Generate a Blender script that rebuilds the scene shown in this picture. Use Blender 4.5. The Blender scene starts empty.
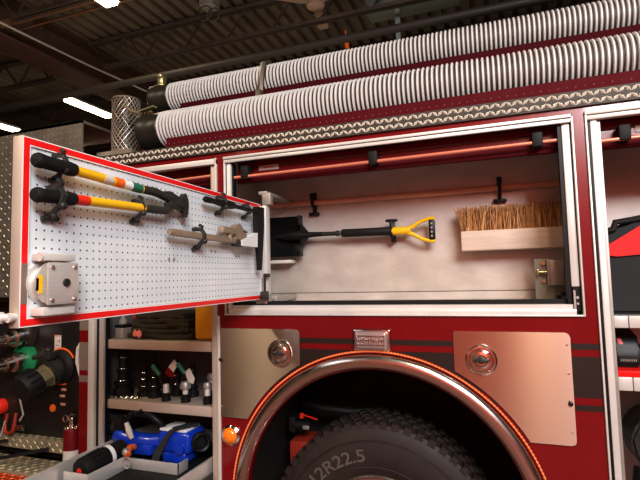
import bpy, bmesh, math, random
from mathutils import Vector, Matrix
random.seed(7)
PI = math.pi
sc = bpy.context.scene
COL = sc.collection
sc.view_settings.view_transform = 'Standard'
sc.view_settings.look = 'None'
sc.view_settings.exposure = 0.22
sc.view_settings.gamma = 0.86

# ------------------------------------------------------------------ materials
def new_mat(name):
    m = bpy.data.materials.new(name); m.use_nodes = True
    nt = m.node_tree
    return m, nt, nt.nodes['Principled BSDF']

def mat(name, col, rough=0.5, metal=0.0, coat=0.0, spec=0.5, var=0.0, vscale=8.0, bump=0.0, bscale=60.0,
        emit=None, estr=0.0, aniso=0.0, stretch=None, alpha=1.0, trans=0.0):
    m, nt, p = new_mat(name)
    p.inputs['Base Color'].default_value = (*col, 1)
    p.inputs['Roughness'].default_value = rough
    p.inputs['Metallic'].default_value = metal
    p.inputs['Coat Weight'].default_value = coat
    p.inputs['Coat Roughness'].default_value = 0.06
    p.inputs['Specular IOR Level'].default_value = spec
    p.inputs['Transmission Weight'].default_value = trans
    if aniso: p.inputs['Anisotropic'].default_value = aniso
    if emit:
        p.inputs['Emission Color'].default_value = (*emit, 1)
        p.inputs['Emission Strength'].default_value = estr
    tc = nt.nodes.new('ShaderNodeTexCoord'); src = tc.outputs['Object']
    if stretch:
        mp = nt.nodes.new('ShaderNodeMapping'); mp.inputs['Scale'].default_value = stretch
        nt.links.new(src, mp.inputs['Vector']); src = mp.outputs['Vector']
    n = nt.nodes.new('ShaderNodeTexNoise'); n.inputs['Scale'].default_value = vscale; n.inputs['Detail'].default_value = 5
    nt.links.new(src, n.inputs['Vector'])
    if var:
        r = nt.nodes.new('ShaderNodeValToRGB')
        r.color_ramp.elements[0].position = .3; r.color_ramp.elements[1].position = .7
        r.color_ramp.elements[0].color = (*[max(0, c*(1-var)) for c in col], 1)
        r.color_ramp.elements[1].color = (*[min(1, c*(1+var)) for c in col], 1)
        nt.links.new(n.outputs['Fac'], r.inputs['Fac']); nt.links.new(r.outputs['Color'], p.inputs['Base Color'])
    mr = nt.nodes.new('ShaderNodeMapRange')
    mr.inputs['To Min'].default_value = max(0.02, rough*0.85); mr.inputs['To Max'].default_value = min(1, rough*1.15)
    nt.links.new(n.outputs['Fac'], mr.inputs['Value']); nt.links.new(mr.outputs['Result'], p.inputs['Roughness'])
    if bump:
        n2 = nt.nodes.new('ShaderNodeTexNoise'); n2.inputs['Scale'].default_value = bscale
        nt.links.new(src, n2.inputs['Vector'])
        b = nt.nodes.new('ShaderNodeBump'); b.inputs['Strength'].default_value = bump; b.inputs['Distance'].default_value = .01
        nt.links.new(n2.outputs['Fac'], b.inputs['Height']); nt.links.new(b.outputs['Normal'], p.inputs['Normal'])
    return m

M = {}
M['red'] = mat('red paint', (.185, .003, .006), .25, coat=.5, var=.06)
M['dark_red'] = mat('dark red paint', (.16, .004, .007), .35, coat=.3)
M['door_red'] = mat('roll door red', (.20, .004, .008), .30, coat=.4)
M['stripe'] = mat('dark reflective stripe', (.026, .015, .013), .4)
M['stripe_light'] = mat('reflective stripe with pale sheen painted in', (.22, .17, .14), .4)  # dark stripe's angled sheen put into the colour; also plain grey tape
M['alu'] = mat('satin aluminium', (.74, .71, .68), .38, metal=.55, var=.05, vscale=20, stretch=(1, 1, 12))
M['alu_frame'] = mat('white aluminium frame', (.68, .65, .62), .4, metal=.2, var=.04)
M['alu_brown'] = mat('dark clamp metal', (.16, .13, .11), .4, metal=.6)
M['trough_glint'] = mat('painted tread glint', (.45, .20, .19), .4)  # glints on the red trough tread, painted as pale lozenges
M['alu_tan'] = mat('tan lit aluminium', (.56, .46, .39), .42, metal=.25, var=.06)  # dimmer, warmer light put into the aluminium colour
M['alu_dull'] = mat('dull aluminium', (.42, .39, .36), .45, metal=.5, var=.08, vscale=15)
M['liner'] = mat('swirled aluminium liner', (.57, .51, .465), .45, metal=.35, var=.10, vscale=7, stretch=(1, 1, 1.6), bump=.05, bscale=30)
M['liner_dark'] = mat('shaded compartment liner', (.17, .17, .175), .55, metal=.3, var=.15, vscale=6)  # shade of the front locker put into a darker liner colour
M['steel'] = mat('brushed stainless', (.66, .57, .51), .27, metal=1.0, aniso=1.0)
_nt = M['steel'].node_tree; _tg = _nt.nodes.new('ShaderNodeTangent'); _tg.direction_type = 'UV_MAP'; _tg.uv_map = 'brush'
for _l in list(_nt.nodes['Principled BSDF'].inputs['Roughness'].links): _nt.links.remove(_l)
_nt.nodes['Principled BSDF'].inputs['Roughness'].default_value = .27
_nt.links.new(_tg.outputs[0], _nt.nodes['Principled BSDF'].inputs['Tangent'])
M['chrome'] = mat('chrome', (.82, .80, .78), .09, metal=1.0)
M['chrome_soft'] = mat('soft chrome', (.70, .66, .62), .22, metal=1.0)
M['diamond'] = mat('tread plate aluminium', (.88, .80, .68), .32, metal=.3, var=.06)
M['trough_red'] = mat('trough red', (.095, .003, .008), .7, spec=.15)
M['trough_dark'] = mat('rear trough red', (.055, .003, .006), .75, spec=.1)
M['diamond_dark'] = mat('shaded tread plate ground', (.055, .045, .036), .6, metal=.2, var=.1)  # shade and dark reflections between the lozenges put into the colour
M['step_metal'] = mat('worn step plate', (.40, .34, .24), .4, metal=.5, var=.15)
M['stack_metal'] = mat('guard metal', (.48, .41, .34), .35, metal=.6)
M['diamond_dull'] = mat('dull tread plate', (.42, .38, .32), .38, metal=.8, var=.1)
M['black'] = mat('black plastic', (.009, .009, .010), .42, spec=.3)
M['rubber'] = mat('black rubber', (.011, .010, .010), .6, spec=.3, var=.2, vscale=30)
M['tire'] = mat('tyre rubber', (.026, .016, .014), .65, var=.2, vscale=14, bump=.1, bscale=120)
M['tire_letter'] = mat('raised tyre lettering', (.11, .09, .082), .6)
M['well'] = mat('wheel well black', (.010, .006, .006), .7)
M['hose_core'] = mat('dark hose wall', (.045, .036, .034), .6)
M['hose_rib'] = mat('white hose helix', (.66, .63, .61), .38, var=.05, vscale=12)
M['cuff'] = mat('black rubber coupling', (.022, .020, .014), .38)
M['yellow'] = mat('yellow fibreglass', (.85, .50, .012), .32, coat=.2)
M['yellow_can'] = mat('ochre canister', (.72, .33, .012), .5)
M['orange'] = mat('orange tape', (.85, .16, .02), .45)
M['redtape'] = mat('red tape', (.72, .03, .015), .42)
M['bright_red'] = mat('bright red tape', (.80, .012, .012), .32, var=.04)
M['white'] = mat('white enamel', (.80, .80, .80), .4)
M['green'] = mat('green tape', (.02, .16, .10), .45)
M['gray_tool'] = mat('dark forged steel', (.045, .043, .038), .42, metal=.3, spec=.35, var=.2, vscale=25)
M['tan'] = mat('tan cast iron', (.33, .25, .18), .5, metal=.3, var=.15, vscale=20)
M['wood_pole'] = mat('varnished wood pole', (.64, .34, .23), .42, var=.14, vscale=5, stretch=(.6, 20, 20))
M['wood_block'] = mat('pale wood block', (.62, .49, .41), .6, var=.10, vscale=5, stretch=(1.5, 10, 14))
M['bristle'] = mat('tan broom bristle', (.42, .19, .06), .7, var=.45, vscale=30, stretch=(8, 8, .6))
M['lift_bar'] = mat('copper toned lift bar', (.72, .26, .17), .32, metal=.3)
M['amber'] = mat('amber lens', (.85, .22, .01), .2, emit=(1, .25, .01), estr=.08, coat=.5)
M['led'] = mat('lit orange marker strip', (.75, .22, .07), .4, emit=(1, .19, .05), estr=.22)
M['lens'] = mat('clear ribbed lens', (.42, .31, .30), .12, metal=.3, coat=.8)
M['olive'] = mat('olive canvas', (.036, .028, .015), .9, var=.35, vscale=18, bump=.4, bscale=90)
M['pink'] = mat('pink tag', (.85, .25, .22), .6)
M['blue'] = mat('blue tool housing', (.008, .05, .48), .3, coat=.4)
M['grey_box'] = mat('grey box', (.30, .27, .24), .6)
M['panel_black'] = mat('pump panel', (.018, .014, .012), .38, var=.3, vscale=5)
M['green_bezel'] = mat('green bezel', (.012, .22, .085), .4)
M['brass'] = mat('pale brass', (.55, .50, .30), .3, metal=.8)
M['bag_black'] = mat('black nylon', (.022, .022, .024), .8, var=.2, vscale=30, bump=.15, bscale=200)
M['bag_red'] = mat('red nylon', (.68, .012, .012), .65, var=.1, vscale=12)
M['floor'] = mat('sealed red floor', (.17, .075, .062), .35, var=.25, vscale=2)
M['wall'] = mat('garage wall', (.085, .065, .05), .8, var=.15, vscale=1)
M['wall_brown'] = mat('brown block wall', (.34, .22, .17), .8, var=.12, vscale=1)
M['wall_red'] = mat('brick red wall', (.62, .13, .085), .75, var=.2, vscale=2)
M['deck'] = mat('ribbed deck', (.20, .16, .12), .6, metal=.2, var=.2, vscale=2)
M['joist'] = mat('brown joist paint', (.075, .055, .042), .6, var=.2)
M['girder'] = mat('red oxide girder', (.10, .05, .035), .6, var=.2)
M['pipe'] = mat('pipe', (.20, .10, .055), .5, var=.2)
M['pipe_dark'] = mat('dark iron pipe', (.035, .027, .022), .6)
M['conduit'] = mat('pale conduit', (.45, .42, .36), .5)
M['tube_light'] = mat('fluorescent diffuser', (1, .95, .8), .5, emit=(1, .86, .55), estr=9)
M['window_glow'] = mat('lit frosted window', (.8, .7, .4), .6, emit=(1, .82, .46), estr=1.6)
M['shackle_red'] = mat('dull red lacquer', (.30, .03, .015), .45)
M['fan'] = mat('beige fan', (.50, .36, .29), .5)
M['heater'] = mat('grey heater casing', (.22, .25, .23), .5)
M['tag_white'] = mat('pale paper tag', (.62, .56, .52), .7)

def pegboard():
    m, nt, p = new_mat('perforated white board')
    tc = nt.nodes.new('ShaderNodeTexCoord'); s = nt.nodes.new('ShaderNodeSeparateXYZ')
    nt.links.new(tc.outputs['Object'], s.inputs[0])
    def mth(op, a, b=None):
        n = nt.nodes.new('ShaderNodeMath'); n.operation = op
        for i, v in enumerate((a, b)):
            if v is None: continue
            if isinstance(v, (int, float)): n.inputs[i].default_value = v
            else: nt.links.new(v, n.inputs[i])
        return n.outputs[0]
    pit = 0.0243
    def cell(o): return mth('SUBTRACT', mth('FRACT', mth('ADD', mth('DIVIDE', o, pit), 100.0)), .5)
    u, v = cell(s.outputs['Y']), cell(s.outputs['Z'])
    d = mth('SQRT', mth('ADD', mth('MULTIPLY', u, u), mth('MULTIPLY', v, v)))
    hole = mth('LESS_THAN', d, 0.115)
    n = nt.nodes.new('ShaderNodeTexNoise'); n.inputs['Scale'].default_value = 7; n.inputs['Detail'].default_value = 6
    nt.links.new(tc.outputs['Object'], n.inputs['Vector'])
    r = nt.nodes.new('ShaderNodeValToRGB')
    r.color_ramp.elements[0].position = .3; r.color_ramp.elements[1].position = .75
    r.color_ramp.elements[0].color = (.74, .78, .83, 1); r.color_ramp.elements[1].color = (.85, .88, .91, 1)
    nt.links.new(n.outputs['Fac'], r.inputs['Fac'])
    mx = nt.nodes.new('ShaderNodeMix'); mx.data_type = 'RGBA'
    nt.links.new(hole, mx.inputs['Factor']); nt.links.new(r.outputs['Color'], mx.inputs['A'])
    mx.inputs['B'].default_value = (.045, .045, .05, 1)
    nt.links.new(mx.outputs['Result'], p.inputs['Base Color'])
    p.inputs['Roughness'].default_value = .42; p.inputs['Metallic'].default_value = .15
    return m
M['peg'] = pegboard()

def deck_mat():                                   # corrugation itself is geometry; this adds dirt along it
    return M['deck']

# ------------------------------------------------------------------ mesh helper
def frame_of(d):
    d = d.normalized()
    a = Vector((0, 0, 1)) if abs(d.z) < .9 else Vector((1, 0, 0))
    u = d.cross(a).normalized(); v = d.cross(u).normalized()
    return u, v

class B:
    def __init__(s): s.bm = bmesh.new(); s.mi = 0
    def _f(s, vs):
        try:
            f = s.bm.faces.new(vs); f.material_index = s.mi; return f
        except ValueError: return None
    def _merge(s, t):
        mp = {}
        for v in t.verts: mp[v] = s.bm.verts.new(v.co)
        for f in t.faces: s._f([mp[v] for v in f.verts])
        t.free()
    def box(s, x0, x1, y0, y1, z0, z1, bev=0.0, seg=2, mtx=None):
        t = bmesh.new()
        bmesh.ops.create_cube(t, size=1)
        for v in t.verts:
            v.co = Vector(((x0+x1)/2 + v.co.x*(x1-x0), (y0+y1)/2 + v.co.y*(y1-y0), (z0+z1)/2 + v.co.z*(z1-z0)))
        if bev: bmesh.ops.bevel(t, geom=t.edges[:], offset=bev, segments=seg, affect='EDGES', profile=.5)
        if mtx: bmesh.ops.transform(t, matrix=mtx, verts=t.verts[:])
        s._merge(t); return s
    def bar(s, a, b, w, h, up=(0, 0, 1), bev=0.0):
        a, b, up = Vector(a), Vector(b), Vector(up)
        d = (b-a); L = d.length; d.normalize()
        side = d.cross(up).normalized(); upp = side.cross(d).normalized()
        m = Matrix((( d.x, side.x, upp.x, a.x), (d.y, side.y, upp.y, a.y), (d.z, side.z, upp.z, a.z), (0, 0, 0, 1)))
        return s.box(0, L, -w/2, w/2, -h/2, h/2, bev, 2, m)
    def lathe(s, prof, p0, axis, seg=24, caps=True, a0=0, a1=2*PI):
        p0, ax = Vector(p0), Vector(axis).normalized(); u, v = frame_of(ax)
        full = abs(a1-a0-2*PI) < 1e-6; n = seg if full else seg+1
        rings = []
        for (r, t) in prof:
            rings.append([s.bm.verts.new(p0 + ax*t + (u*math.cos(a0+(a1-a0)*i/seg) + v*math.sin(a0+(a1-a0)*i/seg))*r) for i in range(n)])
        for a, b in zip(rings, rings[1:]):
            for i in range(seg):
                j = (i+1) % n
                s._f((a[i], a[j], b[j], b[i]))
        if caps and full:
            if prof[0][0] > 1e-6: s._f(rings[0][::-1])
            if prof[-1][0] > 1e-6: s._f(rings[-1])
        return s
    def cyl(s, a, b, r, r2=None, seg=20, caps=True):
        a, b = Vector(a), Vector(b)
        return s.lathe([(r, 0), (r if r2 is None else r2, (b-a).length)], a, b-a, seg, caps)
    def tube(s, pts, r, seg=8, closed=False, caps=True):
        P = [Vector(p) for p in pts]; n = len(P); rings = []; u = None
        rr = r if isinstance(r, (list, tuple)) else [r]*n
        for i in range(n):
            if closed: d = P[(i+1) % n]-P[i-1]
            else: d = P[min(i+1, n-1)]-P[max(i-1, 0)]
            d.normalize()
            if u is None: u, _ = frame_of(d)
            else: u = (u - d*u.dot(d)).normalized()
            w = d.cross(u)
            rings.append([s.bm.verts.new(P[i]+(u*math.cos(2*PI*k/seg)+w*math.sin(2*PI*k/seg))*rr[i]) for k in range(seg)])
        R = rings+[rings[0]] if closed else rings
        for a, b in zip(R, R[1:]):
            for k in range(seg): s._f((a[k], a[(k+1) % seg], b[(k+1) % seg], b[k]))
        if caps and not closed: s._f(rings[0][::-1]); s._f(rings[-1])
        return s
    def ring(s, c, axis, R, r, n=32, m=8, a0=0, a1=2*PI):
        c, ax = Vector(c), Vector(axis).normalized(); u, v = frame_of(ax)
        full = abs(a1-a0-2*PI) < 1e-6
        k = n if full else n+1
        pts = [c+(u*math.cos(a0+(a1-a0)*i/n)+v*math.sin(a0+(a1-a0)*i/n))*R for i in range(k)]
        return s.tube(pts, r, m, closed=full)
    def prism(s, poly, vec):
        vec = Vector(vec); a = [s.bm.verts.new(p) for p in poly]; b = [s.bm.verts.new(Vector(p)+vec) for p in poly]
        s._f(a); s._f(b[::-1]); n = len(a)
        for i in range(n): s._f((a[i], b[i], b[(i+1) % n], a[(i+1) % n]))
        return s
    def ball(s, c, r, sc=(1, 1, 1), seg=16, rings=10, mtx=None):
        t = bmesh.new(); bmesh.ops.create_uvsphere(t, u_segments=seg, v_segments=rings, radius=r)
        for v in t.verts: v.co = Vector((v.co.x*sc[0], v.co.y*sc[1], v.co.z*sc[2]))
        if mtx: bmesh.ops.transform(t, matrix=mtx, verts=t.verts[:])
        for v in t.verts: v.co += Vector(c)
        s._merge(t); return s
    def arc(s, cx, cz, a0, a1, n, prof, closed=True):
        """profile (radius, y) swept round an axis along Y through (cx, cz); angle from +X towards +Z"""
        rings = []
        for i in range(n+1):
            a = a0+(a1-a0)*i/n
            rings.append([s.bm.verts.new((cx+r*math.cos(a), y, cz+r*math.sin(a))) for r, y in prof])
        m = len(prof)
        for a, b in zip(rings, rings[1:]):
            for k in range(m if closed else m-1):
                s._f((a[k], a[(k+1) % m], b[(k+1) % m], b[k]))
        if closed: s._f(rings[0][::-1]); s._f(rings[-1])
        return s
    def tread(s, o, u, v, nrm, w, h, pitch=.03, ln=.026, wd=.009, ht=.004):
        """raised lozenges of a tread plate over a w x h rectangle"""
        o, u, v, nrm = Vector(o), Vector(u).normalized(), Vector(v).normalized(), Vector(nrm).normalized()
        nu, nv = max(1, int(w/pitch)), max(1, int(h/pitch))
        for i in range(nu):
            for j in range(nv):
                c = o+u*((i+.5)*w/nu)+v*((j+.5)*h/nv)
                sg = 1 if (i+j) % 2 else -1
                a = (u+v*sg).normalized(); b = (u*-sg+v).normalized()
                q = [s.bm.verts.new(c+a*ln/2), s.bm.verts.new(c+b*wd/2), s.bm.verts.new(c-a*ln/2), s.bm.verts.new(c-b*wd/2)]
                t = s.bm.verts.new(c+nrm*ht)
                for k in range(4): s._f((q[k], q[(k+1) % 4], t))
        return s

WL = {}
def wloc(o): return WL.get(o.name, Vector((0, 0, 0)))
def finish(o, name, parent, mats):
    o.data.name = name
    for m in mats: o.data.materials.append(M[m] if isinstance(m, str) else m)
    COL.objects.link(o)
def obj(name, b, mats, parent=None, loc=None, smooth=True, angle=38):
    """one mesh object; the builder's coordinates are world coordinates"""
    bm = b.bm
    bmesh.ops.recalc_face_normals(bm, faces=bm.faces[:])
    me = bpy.data.meshes.new(name)
    if loc is None:
        loc = wloc(parent) if parent else None
    if loc is None:
        xs = [v.co for v in bm.verts]
        loc = Vector((sum(c.x for c in xs)/len(xs), sum(c.y for c in xs)/len(xs), min(c.z for c in xs)))
    loc = Vector(loc)
    bmesh.ops.translate(bm, vec=-loc, verts=bm.verts[:])
    bm.to_mesh(me); bm.free()
    if smooth:
        for p in me.polygons: p.use_smooth = True
        me.set_sharp_from_angle(angle=math.radians(angle))
    if isinstance(mats, str): mats = [mats]
    for m in mats: me.materials.append(M[m])
    o = bpy.data.objects.new(name, me); COL.objects.link(o)
    if parent:
        o.parent = parent; o.location = loc-wloc(parent)
    else: o.location = loc
    WL[o.name] = loc
    return o
def tag(o, label, cat, group=None, kind=None):
    o['label'] = label; o['category'] = cat
    if group: o['group'] = group
    if kind: o['kind'] = kind
    return o
def thing(name, label, cat, loc, group=None):
    o = bpy.data.objects.new(name, None); COL.objects.link(o); o.location = loc; o.empty_display_size = .05
    WL[o.name] = Vector(loc)
    return tag(o, label, cat, group)
def part(name, parent, loc, label=None):
    o = bpy.data.objects.new(name, None); COL.objects.link(o); o.parent = parent; o.empty_display_size = .03
    o.location = Vector(loc)-wloc(parent); WL[o.name] = Vector(loc)
    if label: o['label'] = label
    return o
def struct(name, b, m, smooth=True):
    o = obj(name, b, m, smooth=smooth); o['kind'] = 'structure'; return o
def dup(root, loc, label, rotz=0.0):
    r = root.copy(); COL.objects.link(r); r.location = loc; r.rotation_euler = (0, 0, rotz); r['label'] = label
    WL[r.name] = Vector(loc)
    for ch in list(root.children):
        c = ch.copy(); COL.objects.link(c); c.parent = r
        for g in ch.children:
            d = g.copy(); COL.objects.link(d); d.parent = c
    return r

# ------------------------------------------------------------------ camera
CX, CZ = -.535, .778                                # wheel arch centre
cam = bpy.data.cameras.new('camera'); co = bpy.data.objects.new('camera', cam); COL.objects.link(co)
right = Vector((0.94101208, 0.33741833, -0.02539932)); down = Vector((-0.04941549, 0.06277799, -0.99680341)); fwd = Vector((-0.33474523, 0.93925917, 0.07574854))
mtx = Matrix((( right.x, -down.x, -fwd.x, 0), (right.y, -down.y, -fwd.y, -2.2), (right.z, -down.z, -fwd.z, 1.885), (0, 0, 0, 1)))
co.matrix_world = mtx
cam.sensor_width = 36; cam.lens = 474.187*36/640; cam.clip_start = .02
sc.camera = co

# ------------------------------------------------------------------ setting: floor, walls, ceiling
FX0, FX1, FY0, FY1, CEIL = -16, 7, -7.5, 12, 5.75
struct('floor', B().box(FX0, FX1, FY0, FY1, -.1, 0), 'floor')
struct('wall_far', B().box(FX0, FX1, FY1, FY1+.2, 0, CEIL+.3), 'wall')
struct('wall_left', B().box(FX0-.2, FX0, FY0, FY1, 0, CEIL+.3), 'wall')
struct('wall_right', B().box(FX1, FX1+.2, FY0, FY1, 0, CEIL+.3), 'wall')
struct('wall_near', B().box(FX0, -2.6, FY0-.2, FY0, 0, CEIL+.3), 'wall_brown')
struct('wall_bay', B().box(-2.6, FX1, FY0-.2, FY0, 0, CEIL+.3), 'wall_red')
# corrugated deck: flutes run along Y
b = B(); x = FX0; prof = []
while x < FX1:
    prof += [(x, CEIL), (x+.10, CEIL), (x+.125, CEIL+.07), (x+.175, CEIL+.07)]; x += .20
va = [b.bm.verts.new((px, FY0, pz)) for px, pz in prof]; vb = [b.bm.verts.new((px, FY1, pz)) for px, pz in prof]
for i in range(len(va)-1): b._f((va[i], va[i+1], vb[i+1], vb[i]))
struct('ceiling', b, 'deck', smooth=False)
# roof joists along X
def joist(y, x0, x1, n):
    b = B(); zt, zb = CEIL-.03, CEIL-.50
    for dy in (-.03, .03):
        b.box(x0, x1, y+dy-.02, y+dy+.02, zt-.05, zt); b.box(x0+.3, x1-.3, y+dy-.02, y+dy+.02, zb, zb+.045)
    w = (x1-x0)/n
    for i in range(n):
        xa = x0+i*w
        b.bar((xa+.02, y, zt-.03), (xa+w/2, y, zb+.02), .022, .022); b.bar((xa+w/2, y, zb+.02), (xa+w-.02, y, zt-.03), .022, .022)
    o = struct('trim_1', b, 'joist'); o.name = 'trim_%d' % (joist.k); joist.k += 1
joist.k = 1
for y in (0.2, 2.0, 3.55, 5.35, 7.15, 8.95): joist(y, -5.9, 6.9, 18)
for y in (0.2, 3.55, 5.35, 7.15, 8.95): joist(y, -15.8, -6.4, 13)
b = B()                                              # main girder along Y
b.box(-6.38, -5.92, FY0+.05, FY1-.05, CEIL-.58, CEIL-.54).box(-6.17, -6.13, FY0+.05, FY1-.05, CEIL-.54, CEIL-.04).box(-6.38, -5.92, FY0+.05, FY1-.05, CEIL-.04, CEIL-.01)
o = struct('trim_20', b, 'girder')
# pipes under the roof
def pipe(name, pts, r, m, label):
    o = obj(name, B().tube(pts, r, 10), m); tag(o, label, 'pipe'); return o
pipe('sprinkler_pipe', [(-5.9, 2.08, 5.3), (6.5, 2.12, 5.3)], .05, 'pipe', 'rust coloured sprinkler pipe nearest the top left corner under the roof')
pipe('sprinkler_branch_pipe', [(-5.9, 2.23, 5.28), (6.5, 2.23, 5.28)], .018, 'pipe', 'thinner rust coloured pipe running just beside the thick sprinkler pipe')
pipe('gas_pipe', [(-15, 2.76, 4.5), (-4, 2.70, 4.5), (6.5, 2.66, 4.5)], .045, 'pipe_dark', 'dark brown pipe running beneath the roof joists behind the hoses')
pipe('electrical_conduit', [(-5.72, 1.6, 5.2), (-5.65, 3.2, 5.2), (-5.5, 5.2, 5.22)], .016, 'conduit', 'thin pale conduit running beside the brown girder')
# fluorescent fixtures
LG = 'long fluorescent ceiling lights'
def tube_fixture(x, y, z, L, label):
    t = thing('fluorescent_light', label, 'ceiling light', (x, y, z), LG)
    obj('housing', B().prism([(x-.10, y-L/2, z+.03), (x+.10, y-L/2, z+.03), (x+.05, y-L/2, z+.09), (x-.05, y-L/2, z+.09)], (0, L, 0)), 'white', t)
    obj('diffuser', B().box(x-.09, x+.09, y-L/2+.02, y+L/2-.02, z-.02, z+.03, .015), 'tube_light', t)
    b = B()
    for dy in (-L*.35, L*.35): b.cyl((x, y+dy, z+.09), (x, y+dy, CEIL+.02), .006, seg=6)
    obj('hanger', b, 'joist', t)
    return t
def lamp_at(x, y, z, e, sx, sy, col, name='fluorescent_glow'):
    l = bpy.data.lights.new(name, 'AREA'); l.shape = 'RECTANGLE'; l.size = sx; l.size_y = sy; l.energy = e; l.color = col
    o = bpy.data.objects.new(name, l); COL.objects.link(o); o.location = (x, y, z); return o
WARM = (1, .84, .58)
for x, y, z, L, lab in ((-6.95, 4.57, 5.13, 1.05, 'lit fluorescent light just left of the patterned metal stack'),
                        (-4.04, 1.50, 5.13, 1.15, 'lit fluorescent light cut off by the top of the picture'),
                        (-9.36, 4.45, 5.13, 1.1, 'far fluorescent light just above the corner of the white tool board')):
    tube_fixture(x, y, z, L, lab)
    lamp_at(x, y, z-.04, 30, .16, 1.05, WARM)
for x, y in ((.6, -3.6), (-3.6, -3.6)):
    lamp_at(x, y, 5.07, 90, .3, 2.0, WARM)
# fan
fx, fy, fz = -1.98, 3.42, 5.42
t = thing('ceiling_fan', 'beige ceiling fan with flat blades under the roof above the hoses', 'fan', (fx, fy, fz))
obj('motor_hub', B().lathe([(.0, -.05), (.08, -.045), (.12, -.02), (.13, .03), (.09, .08), (.02, .09)], (fx, fy, fz), (0, 0, 1)), 'fan', t)
obj('down_rod', B().cyl((fx, fy, fz+.08), (fx, fy, CEIL+.05), .015), 'fan', t)
for k in range(3):
    a = math.radians(100+120*k); d = Vector((math.cos(a), math.sin(a), 0)); sd = Vector((-d.y, d.x, 0))
    q = Vector((fx, fy, fz+.02))
    pts = [q+d*.12+sd*.03, q+d*.2+sd*.06, q+d*.62+sd*.08, q+d*.66+sd*.04, q+d*.66-sd*.04, q+d*.62-sd*.08, q+d*.2-sd*.06, q+d*.12-sd*.03]
    obj('blade', B().prism(pts, (0, 0, .012)), 'fan', t)
# heater box top right, with its strut
t = thing('unit_heater', 'grey metal duct section hanging under the roof at the top edge', 'heater', (-.75, 3.75, 5.2))
obj('casing', B().box(-1.40, -.2, 3.75, 4.1, 5.39, 5.6, .01), 'heater', t)
obj('strut', B().box(-1.02, -.96, 3.85, 3.9, 4.6, 5.39), 'heater', t)
o = obj('hanging_hook', B().cyl((-1.72, 3.9, 5.26), (-1.72, 3.9, 5.14), .012, seg=8).cyl((-1.72, 3.9, 5.14), (-1.70, 3.9, 5.0), .035, .03, seg=10), 'orange')
tag(o, 'small orange hook block hanging from the roof right of the fan', 'hook')
t = thing('bay_door_opener', 'pale door opener unit hanging from the deck near the top centre left', 'opener', (-3.9, 2.9, 5.3))
obj('motor_box', B().box(-3.42, -3.22, 2.9, 3.1, 5.45, 5.62, .01), 'alu_dull', t)
obj('chain', B().ring((-3.33, 2.9, 5.33), (0, 1, 0), .1, .008, 20, 6).ring((-3.20, 2.9, 5.28), (0, 1, 0), .09, .008, 20, 6), 'joist', t)

# ------------------------------------------------------------------ the fire truck
T = thing('fire_truck', 'red fire engine with open side lockers, steel panels and ribbed hoses on top', 'fire truck', (CX, .9, 0))
X0, X1 = -1.322, .356                                # middle locker opening
def arcpts(r, a0, a1, n, y=0): return [(CX+r*math.cos(a0+(a1-a0)*i/n), y, CZ+r*math.sin(a0+(a1-a0)*i/n)) for i in range(n+1)]
# side skin
b = B()
R0 = .70; zb = .45; aa = math.asin((zb-CZ)/R0)
poly = [(-1.366, 0, zb)] + arcpts(R0, PI-aa, aa, 64) + [(.400, 0, zb), (.400, 0, 1.693), (-1.366, 0, 1.693)]
b.prism(poly, (0, .012, 0))
b.box(-1.366, X0, 0, .03, 1.693, 2.535); b.box(X1, .400, 0, .03, 1.693, 2.535)
b.box(-2.238, 1.7, 0, .03, 2.535, 2.565)
b.box(-2.314, -2.239, 0, .10, .45, 2.564)
obj('body_side', b, 'red', T)
obj('body_core', B().box(-2.20, 1.7, .75, 2.2, .5, 2.55).box(-3.5, -2.20, .45, 2.2, .5, 2.8), 'dark_red', T)
# stripes
b = B()
for z0, z1 in ((1.559, 1.584), (1.368, 1.531), (1.315, 1.338)):
    for x0, x1 in ((-1.366, .400),):
        n = 60; xs = [x0+(x1-x0)*i/n for i in range(n+1)]
        lo = []
        for xx in xs:
            h2 = .755**2-(xx-CX)**2; za = CZ+math.sqrt(h2) if h2 > 0 else 0
            lo.append(min(max(z0, za), z1))
        for i in range(n):
            if lo[i] < z1-.0005 or lo[i+1] < z1-.0005:
                p = [(xs[i], -.0015, lo[i]), (xs[i+1], -.0015, lo[i+1]), (xs[i+1], -.0015, z1), (xs[i], -.0015, z1)]
                b._f([b.bm.verts.new(q) for q in p])
obj('reflective_stripe', b, 'stripe', T)['label'] = 'dark reflective stripe'
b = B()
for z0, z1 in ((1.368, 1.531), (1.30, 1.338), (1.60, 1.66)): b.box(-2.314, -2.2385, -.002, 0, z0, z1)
obj('reflective_stripe', b, 'stripe_light', T)['label'] = 'reflective stripe with pale sheen painted in'
# tread plate trim along the top edge
b = B(); b.box(-2.40, -.05, -.014, .05, 2.563, 2.630).box(-.047, 1.7, -.014, .05, 2.563, 2.630)
b.mi = 1
b.tread((-2.40, -.014, 2.565), (1, 0, 0), (0, 0, 1), (0, -1, 0), 4.1, .064, .0225, .033, .0150, .007)
obj('tread_plate_trim', b, ['diamond_dark', 'diamond'], T)
# hose troughs
b = B()
b.box(-1.72, 1.7, .035, .05, 2.60, 2.700).box(-1.72, 1.7, .05, .27, 2.60, 2.66).box(-1.72, 1.7, .265, .285, 2.60, 2.80)
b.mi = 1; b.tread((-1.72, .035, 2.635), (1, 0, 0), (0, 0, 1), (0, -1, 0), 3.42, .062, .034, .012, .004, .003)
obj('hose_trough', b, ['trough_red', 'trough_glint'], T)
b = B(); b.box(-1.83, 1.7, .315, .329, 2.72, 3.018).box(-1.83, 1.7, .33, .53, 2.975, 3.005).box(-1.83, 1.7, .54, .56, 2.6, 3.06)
obj('hose_trough', b, 'trough_dark', T)
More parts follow.
